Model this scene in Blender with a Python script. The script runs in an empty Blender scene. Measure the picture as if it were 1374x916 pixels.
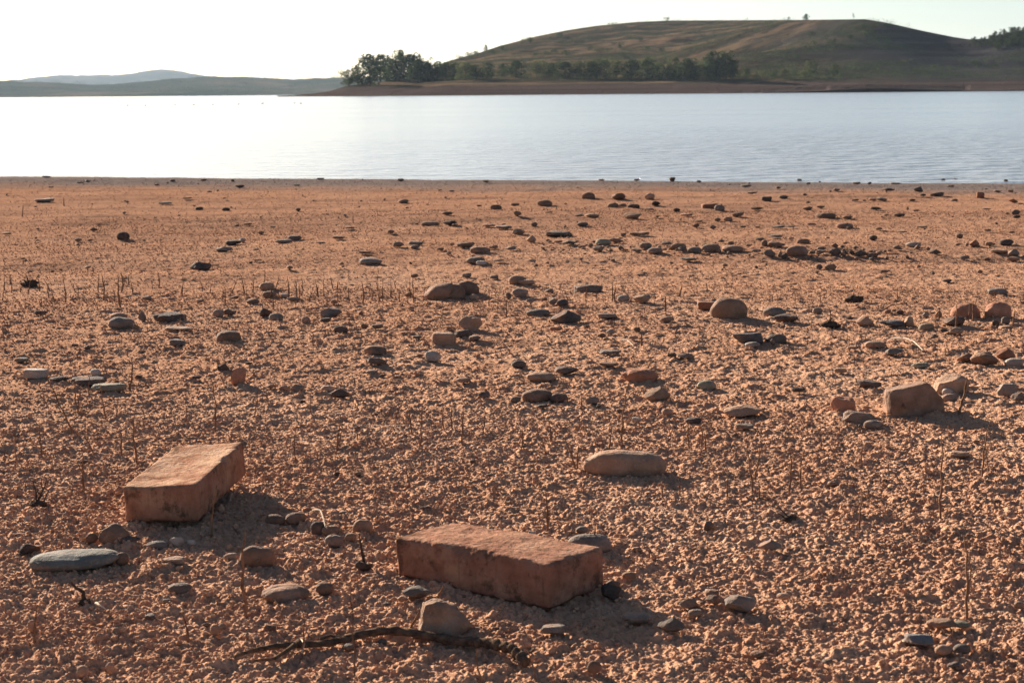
import bpy, bmesh, math, random
import numpy as np
from mathutils import Vector, Matrix, noise as mn
from mathutils.bvhtree import BVHTree

HAZE, SKY, SUN, EXPO = 5.6e-5, .035, 4.8, 1.97
random.seed(7); rng = np.random.default_rng(11)
C = bpy.context.scene.collection
R = math.radians
# ------------------------------------------------------------------ camera model (photo pixels, 1374 x 916)
F = 2100.0; CH = 0.61; ROLL = 0.00837; PITCH = math.atan((458 - 124.7) / F)
CP, SP = math.cos(PITCH), math.sin(PITCH)
def ray(px, py):
    c, s = math.cos(ROLL), math.sin(ROLL); dx, dy = px - 687, py - 458
    u = c * dx - s * dy; v = -(s * dx + c * dy)
    u /= F; v /= F
    return Vector((u, CP + v * SP, -SP + v * CP))
def project(p):
    x, y, z = p[0], p[1], p[2] - CH
    d = y * CP - z * SP; v = y * SP + z * CP
    u, v = F * x / d, -F * v / d
    c, s = math.cos(ROLL), math.sin(ROLL)
    return 687 + c * u + s * v, 458 - s * u + c * v

# ------------------------------------------------------------------ numpy noise
def _h(ix, iy, seed):
    n = (ix.astype(np.int64) * 374761393 + iy.astype(np.int64) * 668265263 + seed * 1442695041) & 0xFFFFFFFF
    n = ((n ^ (n >> 13)) * 1274126177) & 0xFFFFFFFF
    n = (n ^ (n >> 16)) & 0xFFFFFFFF
    n = (n * 2246822519) & 0xFFFFFFFF
    return ((n ^ (n >> 15)) & 0xFFFFFF) / float(0xFFFFFF)
def vnoise(x, y, seed=0):
    x = np.asarray(x, float); y = np.asarray(y, float)
    ix = np.floor(x); iy = np.floor(y); fx = x - ix; fy = y - iy
    fx = fx * fx * (3 - 2 * fx); fy = fy * fy * (3 - 2 * fy)
    a = _h(ix, iy, seed); b = _h(ix + 1, iy, seed); c = _h(ix, iy + 1, seed); d = _h(ix + 1, iy + 1, seed)
    return (a * (1 - fx) + b * fx) * (1 - fy) + (c * (1 - fx) + d * fx) * fy
def fbm(x, y, seed=0, oct=4, gain=.5):
    s = 0; a = 1; t = 0
    for k in range(oct):
        s = s + a * vnoise(x * 2 ** k + 13.7 * k, y * 2 ** k - 7.1 * k, seed + k); t += a; a *= gain
    return s / t - .5
def domes(x, y, seed, cell, keep=1.0, rmin=.45, rmax=.8):
    """rounded clods: max over jittered cell centres of a dome"""
    gx = x / cell; gy = y / cell; ix = np.floor(gx); iy = np.floor(gy); out = np.zeros_like(gx)
    for dx in (-1, 0, 1):
        for dy in (-1, 0, 1):
            cx = ix + dx; cy = iy + dy
            jx = _h(cx, cy, seed); jy = _h(cx, cy, seed + 1); r = rmin + (rmax - rmin) * _h(cx, cy, seed + 2)
            k = _h(cx, cy, seed + 3)
            d2 = ((gx - cx - jx) ** 2 + (gy - cy - jy) ** 2) / (r * r)
            hgt = np.sqrt(np.clip(1 - d2, 0, 1)) * r * (k < keep)
            np.maximum(out, hgt, out=out)
    return out * cell
def sstep(a, b, x):
    t = np.clip((x - a) / (b - a), 0, 1); return t * t * (3 - 2 * t)

def shore_y(x):
    return 11.55 - .27 * x + .25 * fbm(x * .8, x * 0 + 3.3, 91, 4) + .10 * fbm(x * 5, x * 0 + 1.3, 92, 3)
def H0(x, y):
    x = np.asarray(x, float); y = np.asarray(y, float)
    w = .12 * fbm(x * 1.2, y * .6, 5, 3)
    h = .022 * sstep(-.13, .09, y + w - 5.72 + .02 * x) * (.45 + .55 * sstep(-1.2, .4, x))
    h = h + .020 * sstep(-.14, .1, y + w - (7.35 - .12 * x)) * (1 - .6 * sstep(0, 1.5, x))
    h = h + .014 * sstep(-.2, .2, y + w - 9.0 + .1 * x)
    h = h - .036 * sstep(6.3, 10.5, y)
    nf = sstep(2.2, 4.2, y)
    h = h + .022 * fbm(x * 1.1, y * 2.0, 21, 3) * nf + .008 * fbm(x * 5, y * 6, 31, 3) * (.35 + .65 * nf) + .016 * fbm(x * 1.6, y * 6.5, 41, 4) * (.2 + .8 * nf)
    h = h - .010 * np.exp(-((y - 5.75) / .28) ** 2)
    d = shore_y(x) - y
    h = h * sstep(-.2, 1.2, d) - .016 * sstep(1.4, -.3, d) - .25 * sstep(0, -3, d)
    return h
WATER_Z = -.017
def ground_at(px, py):
    r = ray(px, py); z = 0.0
    for _ in range(6):
        t = (z - CH) / r.z; x, y = r.x * t, r.y * t
        z = float(H0(x, y))
    return Vector((x, y, z))

# ------------------------------------------------------------------ helpers
def tag(o, label=None, cat=None, group=None, kind=None):
    if label: o['label'] = label
    if cat: o['category'] = cat
    if group: o['group'] = group
    if kind: o['kind'] = kind
    return o
def mesh_np(name, v, f, mat=None, parent=None, smooth=True):
    me = bpy.data.meshes.new(name); v = np.asarray(v, np.float32); f = np.asarray(f, np.int32)
    me.vertices.add(len(v)); me.vertices.foreach_set('co', v.ravel())
    n = f.shape[1]
    me.loops.add(f.size); me.loops.foreach_set('vertex_index', f.ravel())
    me.polygons.add(len(f)); me.polygons.foreach_set('loop_start', np.arange(0, f.size, n, dtype=np.int32))
    me.update(calc_edges=True)
    if smooth: me.polygons.foreach_set('use_smooth', np.ones(len(f), bool))
    o = bpy.data.objects.new(name, me)
    if mat: me.materials.append(mat)
    C.objects.link(o)
    if parent: o.parent = parent
    return o
def empty(name, loc):
    o = bpy.data.objects.new(name, None); o.location = loc; o.empty_display_size = .1; C.objects.link(o); return o
_ico = {}
def ico(n):
    if n not in _ico:
        bm = bmesh.new(); bmesh.ops.create_icosphere(bm, subdivisions=n, radius=1)
        v = np.array([p.co[:] for p in bm.verts]); f = np.array([[q.index for q in p.verts] for p in bm.faces]); bm.free()
        _ico[n] = (v, f)
    return _ico[n]
def n3(v, s, off):
    return np.array([mn.noise(Vector((p[0] * s + off, p[1] * s - off * .7, p[2] * s + off * .3))) for p in v])
def tube(pts, rad, sides=7, bark=0.0, seed=0, twist=0.0, cap=True):
    """closed tapered tube through pts"""
    pts = [Vector(p) for p in pts]; V = []; Fc = []
    t = (pts[1] - pts[0]).normalized(); up = Vector((0, 0, 1)) if abs(t.z) < .8 else Vector((1, 0, 0))
    n = t.cross(up).normalized()
    for i, p in enumerate(pts):
        a = pts[min(i + 1, len(pts) - 1)] - pts[max(i - 1, 0)]; a.normalize()
        n = (n - a * n.dot(a)).normalized(); b = a.cross(n)
        for k in range(sides):
            th = 2 * math.pi * k / sides + twist * i
            r = rad[i]
            if bark: r *= 1 + bark * mn.noise(Vector((math.cos(2 * math.pi * k / sides) * 1.7, math.sin(2 * math.pi * k / sides) * 1.7, i * .35 + seed)))
            V.append(p + n * (r * math.cos(th)) + b * (r * math.sin(th)))
    m = len(pts)
    for i in range(m - 1):
        for k in range(sides):
            k2 = (k + 1) % sides
            Fc.append((i * sides + k, i * sides + k2, (i + 1) * sides + k2)); Fc.append((i * sides + k, (i + 1) * sides + k2, (i + 1) * sides + k))
    if cap:
        V.append(pts[0]); V.append(pts[-1]); c0 = len(V) - 2; c1 = c0 + 1
        for k in range(sides):
            k2 = (k + 1) % sides
            Fc.append((c0, k2, k)); Fc.append((c1, (m - 1) * sides + k, (m - 1) * sides + k2))
    return [tuple(v) for v in V], Fc
def join(parts):
    V = []; Fc = []
    for v, f in parts:
        b = len(V); V += list(v); Fc += [tuple(i + b for i in q) for q in f]
    return V, Fc

# ------------------------------------------------------------------ materials
def new_mat(name):
    m = bpy.data.materials.new(name); m.use_nodes = True; nt = m.node_tree; b = nt.nodes['Principled BSDF']
    b.inputs['Roughness'].default_value = 1; b.inputs['Specular IOR Level'].default_value = 0
    return m, nt, b
def N(nt, t, **kw):
    n = nt.nodes.new(t)
    for k, v in kw.items():
        if k in n.inputs: n.inputs[k].default_value = v
        else: setattr(n, k, v)
    return n
def noise_node(nt, co, scale, detail=4, rough=.55):
    n = N(nt, 'ShaderNodeTexNoise'); n.inputs['Scale'].default_value = scale; n.inputs['Detail'].default_value = detail
    n.inputs['Roughness'].default_value = rough
    nt.links.new(co, n.inputs['Vector']); return n.outputs['Fac']
def ramp(nt, fac, stops):
    n = N(nt, 'ShaderNodeValToRGB'); e = n.color_ramp.elements
    while len(e) < len(stops): e.new(.5)
    for k, (p, c) in enumerate(stops):
        e[k].position = p; e[k].color = (*c, 1) if len(c) == 3 else c
    nt.links.new(fac, n.inputs['Fac']); return n.outputs['Color']
def mix(nt, a, b, fac, mode='MIX'):
    n = N(nt, 'ShaderNodeMix', data_type='RGBA', blend_type=mode)
    for s, v in ((6, a), (7, b)):
        if hasattr(v, 'is_output'): nt.links.new(v, n.inputs[s])
        else: n.inputs[s].default_value = (*v, 1)
    if hasattr(fac, 'is_output'): nt.links.new(fac, n.inputs[0])
    else: n.inputs[0].default_value = fac
    return n.outputs[2]
def math_n(nt, op, a, b=None, c=None):
    n = N(nt, 'ShaderNodeMath', operation=op)
    for i, v in enumerate((a, b, c)):
        if v is None: continue
        if hasattr(v, 'is_output'): nt.links.new(v, n.inputs[i])
        else: n.inputs[i].default_value = v
    return n.outputs[0]
def bump(nt, b, h, dist, strength=1):
    n = N(nt, 'ShaderNodeBump'); n.inputs['Distance'].default_value = dist; n.inputs['Strength'].default_value = strength
    nt.links.new(h, n.inputs['Height']); nt.links.new(n.outputs[0], b.inputs['Normal']); return n

SOIL_A = (.465, .258, .158); SOIL_B = (.35, .180, .106); SOIL_P = (.49, .305, .20)
def soil_mat(name, crumb=False):
    m, nt, b = new_mat(name); tc = N(nt, 'ShaderNodeNewGeometry'); P = tc.outputs['Position']
    big = noise_node(nt, P, 1.3, 3); mid = noise_node(nt, P, 9, 4); fine = noise_node(nt, P, 160, 3, .6)
    c = mix(nt, SOIL_A, SOIL_B, ramp(nt, mid, [(.35, (0, 0, 0)), (.65, (1, 1, 1))]))
    c = mix(nt, c, SOIL_P, ramp(nt, big, [(.45, (0, 0, 0)), (.7, (.55, .55, .55))]))
    c = mix(nt, c, (.17, .10, .07), ramp(nt, fine, [(.56, (0, 0, 0)), (.68, (.7, .7, .7))]))
    if crumb:
        oi = N(nt, 'ShaderNodeObjectInfo'); rnd = oi.outputs['Random']
        c2 = ramp(nt, rnd, [(0, (.24, .125, .075)), (.3, (.42, .23, .14)), (.70, (.52, .305, .195)), (.88, (.50, .255, .14)), (.95, (.58, .37, .25)), (.975, (.22, .15, .11)), (1, (.62, .46, .35))])
        c = mix(nt, c, c2, .5)
    # wet mud near the waterline: a stain of its own along the shore
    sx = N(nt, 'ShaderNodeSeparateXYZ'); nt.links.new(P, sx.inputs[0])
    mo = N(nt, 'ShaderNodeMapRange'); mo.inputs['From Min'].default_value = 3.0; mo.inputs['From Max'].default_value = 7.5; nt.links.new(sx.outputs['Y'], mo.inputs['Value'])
    c = mix(nt, c, (.265, .138, .084), math_n(nt, 'MULTIPLY', mo.outputs[0], .72))
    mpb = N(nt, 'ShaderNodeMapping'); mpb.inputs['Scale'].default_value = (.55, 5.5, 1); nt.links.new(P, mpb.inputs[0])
    streak = ramp(nt, noise_node(nt, mpb.outputs[0], 1, 5, .62), [(.46, (0, 0, 0)), (.60, (.55, .55, .55))])
    c = mix(nt, c, (.17, .098, .068), math_n(nt, 'MULTIPLY', mo.outputs[0], streak))      # darker streaks stretched along the shore      # redder, damper clay towards the lake
    d = math_n(nt, 'ADD', sx.outputs['Y'], math_n(nt, 'MULTIPLY', sx.outputs['X'], .27))
    d = math_n(nt, 'ADD', d, math_n(nt, 'MULTIPLY', math_n(nt, 'SUBTRACT', noise_node(nt, P, 1.6, 4), .5), 1.3))
    mp = N(nt, 'ShaderNodeMapRange'); mp.inputs['From Min'].default_value = 9.5; mp.inputs['From Max'].default_value = 10.4
    nt.links.new(d, mp.inputs['Value'])
    c = mix(nt, c, (.14, .112, .10), math_n(nt, 'MULTIPLY', mp.outputs[0], .95))
    nt.links.new(c, b.inputs['Base Color'])
    hsum = math_n(nt, 'ADD', noise_node(nt, P, 420, 3), math_n(nt, 'MULTIPLY', noise_node(nt, P, 130, 3), 2))
    bump(nt, b, hsum, .0016)
    return m
def stone_mat(name, col, var=.3, scale=30):
    m, nt, b = new_mat(name); tc = N(nt, 'ShaderNodeTexCoord'); P = tc.outputs['Object']
    oi = N(nt, 'ShaderNodeObjectInfo')
    vv = N(nt, 'ShaderNodeVectorMath', operation='ADD'); nt.links.new(P, vv.inputs[0]); nt.links.new(oi.outputs['Location'], vv.inputs[1]); P = vv.outputs[0]
    dk = tuple(x * (1 - var) for x in col); lt = tuple(min(1, x * (1 + var) + .02) for x in col)
    c = ramp(nt, noise_node(nt, P, scale, 6, .65), [(.3, dk), (.5, col), (.72, lt)])
    sp = ramp(nt, noise_node(nt, P, scale * 9, 2, .5), [(.60, (0, 0, 0)), (.72, (.35, .35, .35))])
    c = mix(nt, c, tuple(min(1, x * 1.5 + .06) for x in col), sp)
    dust = ramp(nt, noise_node(nt, P, scale * .6, 5, .7), [(.48, (0, 0, 0)), (.70, (.65, .65, .65))])
    c = mix(nt, c, SOIL_B, dust)
    g = N(nt, 'ShaderNodeNewGeometry')
    hs = N(nt, 'ShaderNodeHueSaturation'); nt.links.new(c, hs.inputs['Color'])
    nt.links.new(math_n(nt, 'ADD', math_n(nt, 'MULTIPLY', oi.outputs['Random'], .5), .75), hs.inputs['Value'])
    nt.links.new(hs.outputs[0], b.inputs['Base Color']); b.inputs['Roughness'].default_value = .9; b.inputs['Specular IOR Level'].default_value = .06
    h = math_n(nt, 'ADD', noise_node(nt, P, 220, 5, .7), math_n(nt, 'MULTIPLY', noise_node(nt, P, 55, 4), 2))
    bump(nt, b, h, .0014)
    return m
M = {}
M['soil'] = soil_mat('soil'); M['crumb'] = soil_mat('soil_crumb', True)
COLS = {'g': (.155, .120, .095), 'd': (.085, .062, .050), 'b': (.185, .108, .072), 'r': (.27, .125, .075), 't': (.27, .165, .108), 'w': (.29, .23, .185), 'p': (.155, .138, .112), 'o': (.20, .172, .12), 'u': (.115, .105, .098)}  # dark grey is partly backlit shade put into the stone colour
CN = {'g': 'grey', 'd': 'dark grey', 'b': 'brown', 'r': 'rust red', 't': 'tan', 'w': 'pale', 'p': 'pale grey', 'o': 'olive grey', 'u': 'bluish grey'}
for k, c in COLS.items(): M[k] = stone_mat('stone_' + CN[k].replace(' ', '_'), c)

# ------------------------------------------------------------------ ground sheet
def steps(a0, a1, s):
    return list(np.arange(a0, a1, s))
FINE = .00092
ang = [math.pi * k / 30 for k in range(-30, -6)]
ang += list(np.linspace(-.62, -.385, 120)); ang += list(np.arange(-.384, .384, FINE)); ang += list(np.linspace(.385, .62, 120))
ang += [math.pi * k / 30 for k in range(7, 30)]
ang = np.array(ang)
rad = [.05, .2, .4, .7, 1.0, 1.2, 1.3]
r = 1.36
while r < 13.5:
    rad.append(r); r += r * FINE * (1 + max(0, r - 1.6) * .10)
rad += [14, 15, 17, 20, 26, 36, 55, 80]
rad = np.array(rad)
A, Rr = np.meshgrid(ang, rad)
X = Rr * np.sin(A); Y = Rr * np.cos(A)
def clod_relief(X, Y):
    wx = X + .006 * fbm(X * 60, Y * 60, 51, 2); wy = Y + .006 * fbm(X * 60, Y * 60, 57, 2)
    k = sstep(-.45, .30, fbm(X * 1.7, Y * 1.7, 77, 3) + .15)     # rougher and smoother patches
    z = .50 * domes(wx, wy, 101, .0092, .75) * (.45 + .55 * k) + .95 * domes(wx, wy, 131, .0050, .8) * (.6 + .4 * k)
    z += .35 * domes(wx, wy, 171, .034, .35, .3, .6)
    z += .0090 * np.maximum(fbm(X * 160, Y * 160, 61, 3, .6), -.24) + .006 * fbm(X * 26, Y * 26, 63, 2)
    return z
fade = sstep(1.2, -.1, shore_y(X) - Y)
Z = H0(X, Y) + clod_relief(X, Y) * (.84 - .65 * fade) * (1 - .58 * sstep(2.8, 7, Rr)) - .005
nA, nR = len(ang), len(rad)
V = np.stack([X, Y, Z], -1).reshape(-1, 3)
i = np.arange(nR - 1)[:, None] * nA; j = np.arange(nA)[None, :]; j2 = (j + 1) % nA
Fq = np.stack([i + j, i + j2, i + nA + j2, i + nA + j], -1).reshape(-1, 4)[:, ::-1]
hole = V[:nA].mean(0); hole[2] = V[:nA, 2].mean()
# drop the wrap seam of the smallest ring into one point so the sheet is closed
V[:nA] = hole
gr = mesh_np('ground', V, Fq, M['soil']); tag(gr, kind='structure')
del X, Y, Z, A, Rr, V, Fq

# ------------------------------------------------------------------ crumbs of soil (uncountable)
def crumb_variant(k):
    v, f = ico(2); r = random.Random(900 + k)
    s = np.array([1, r.uniform(.75, 1.1), r.uniform(.6, .95)])
    d = 1 + .75 * n3(v, 1.4, k * 9.1) + .6 * n3(v, 3.3, k * 5.7)
    me = bpy.data.meshes.new('crumb'); me.from_pydata([tuple(p) for p in v * d[:, None] * s], [], [tuple(map(int, q)) for q in f]); me.materials.append(M['crumb'])
    return bpy.data.objects.new('crumb', me)
lib = bpy.data.collections.new('crumb_shapes')
for k in range(9): lib.objects.link(crumb_variant(k))
def crumb_points():
    P = []
    def wedge(n, r0, r1, smin, smax, seedv, bias):
        n = int(n * 1.3)
        rr = np.sqrt(rng.uniform(r0 * r0, r1 * r1, n)); aa = rng.uniform(-.52, .52, n)
        x = rr * np.sin(aa); y = rr * np.cos(aa)
        m = .35 * fbm(x * 1.7, y * 1.7, 77, 3) + .35 * fbm(x * 14, y * 14, 78, 2)
        keep = rng.uniform(-.28, .22, n) < m + bias
        keep &= (shore_y(x) - y) > .4
        x, y, m = x[keep], y[keep], m[keep]
        s = smin + (smax - smin) * rng.power(.45, len(x)) ** 1.6
        z = H0(x, y) + clod_relief(x, y) - .006 + s * rng.uniform(-.35, .55, len(x))
        P.append(np.stack([x, y, z, s], -1))
    wedge(90000, 1.4, 3.0, .0010, .0032, 1, .05)
    wedge(80000, 3.0, 5.0, .0013, .0027, 1, .02)
    wedge(70000, 5.0, 8.0, .0014, .0026, 1, .0)
    wedge(30000, 8.0, 12.0, .0014, .0026, 1, -.0)
    wedge(700, 1.4, 4.5, .0042, .0070, 1, .0)
    return np.concatenate(P)
cp = crumb_points(); n = len(cp)
me = bpy.data.meshes.new('soil_crumbs'); me.vertices.add(n); me.vertices.foreach_set('co', cp[:, :3].astype(np.float32).ravel())
a = me.attributes.new('size', 'FLOAT', 'POINT'); a.data.foreach_set('value', cp[:, 3].astype(np.float32))
a = me.attributes.new('turn', 'FLOAT_VECTOR', 'POINT'); a.data.foreach_set('vector', rng.uniform(0, 6.28, (n, 3)).astype(np.float32).ravel())
a = me.attributes.new('pick', 'INT', 'POINT'); a.data.foreach_set('value', rng.integers(0, 9, n).astype(np.int32))
me.materials.append(M['crumb'])
so = bpy.data.objects.new('soil_crumbs', me); C.objects.link(so)
tag(so, 'loose crumbs of dry reddish soil covering the near shore', 'soil crumbs', kind='stuff')
ng = bpy.data.node_groups.new('scatter', 'GeometryNodeTree')
ng.interface.new_socket('Geometry', in_out='INPUT', socket_type='NodeSocketGeometry'); ng.interface.new_socket('Geometry', in_out='OUTPUT', socket_type='NodeSocketGeometry')
gi = ng.nodes.new('NodeGroupInput'); go = ng.nodes.new('NodeGroupOutput')
ip = ng.nodes.new('GeometryNodeInstanceOnPoints'); ci = ng.nodes.new('GeometryNodeCollectionInfo')
ci.inputs['Collection'].default_value = lib; ci.inputs['Separate Children'].default_value = True; ci.inputs['Reset Children'].default_value = True
def attr(nm, t):
    q = ng.nodes.new('GeometryNodeInputNamedAttribute'); q.data_type = t; q.inputs['Name'].default_value = nm; return q.outputs['Attribute']
L = ng.links.new
L(gi.outputs[0], ip.inputs['Points']); L(ci.outputs[0], ip.inputs['Instance']); ip.inputs['Pick Instance'].default_value = True
L(attr('pick', 'INT'), ip.inputs['Instance Index']); L(attr('size', 'FLOAT'), ip.inputs['Scale'])
er = ng.nodes.new('FunctionNodeEulerToRotation'); L(attr('turn', 'FLOAT_VECTOR'), er.inputs[0]); L(er.outputs[0], ip.inputs['Rotation'])
L(ip.outputs[0], go.inputs[0])
md = so.modifiers.new('scatter', 'NODES'); md.node_group = ng
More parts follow.
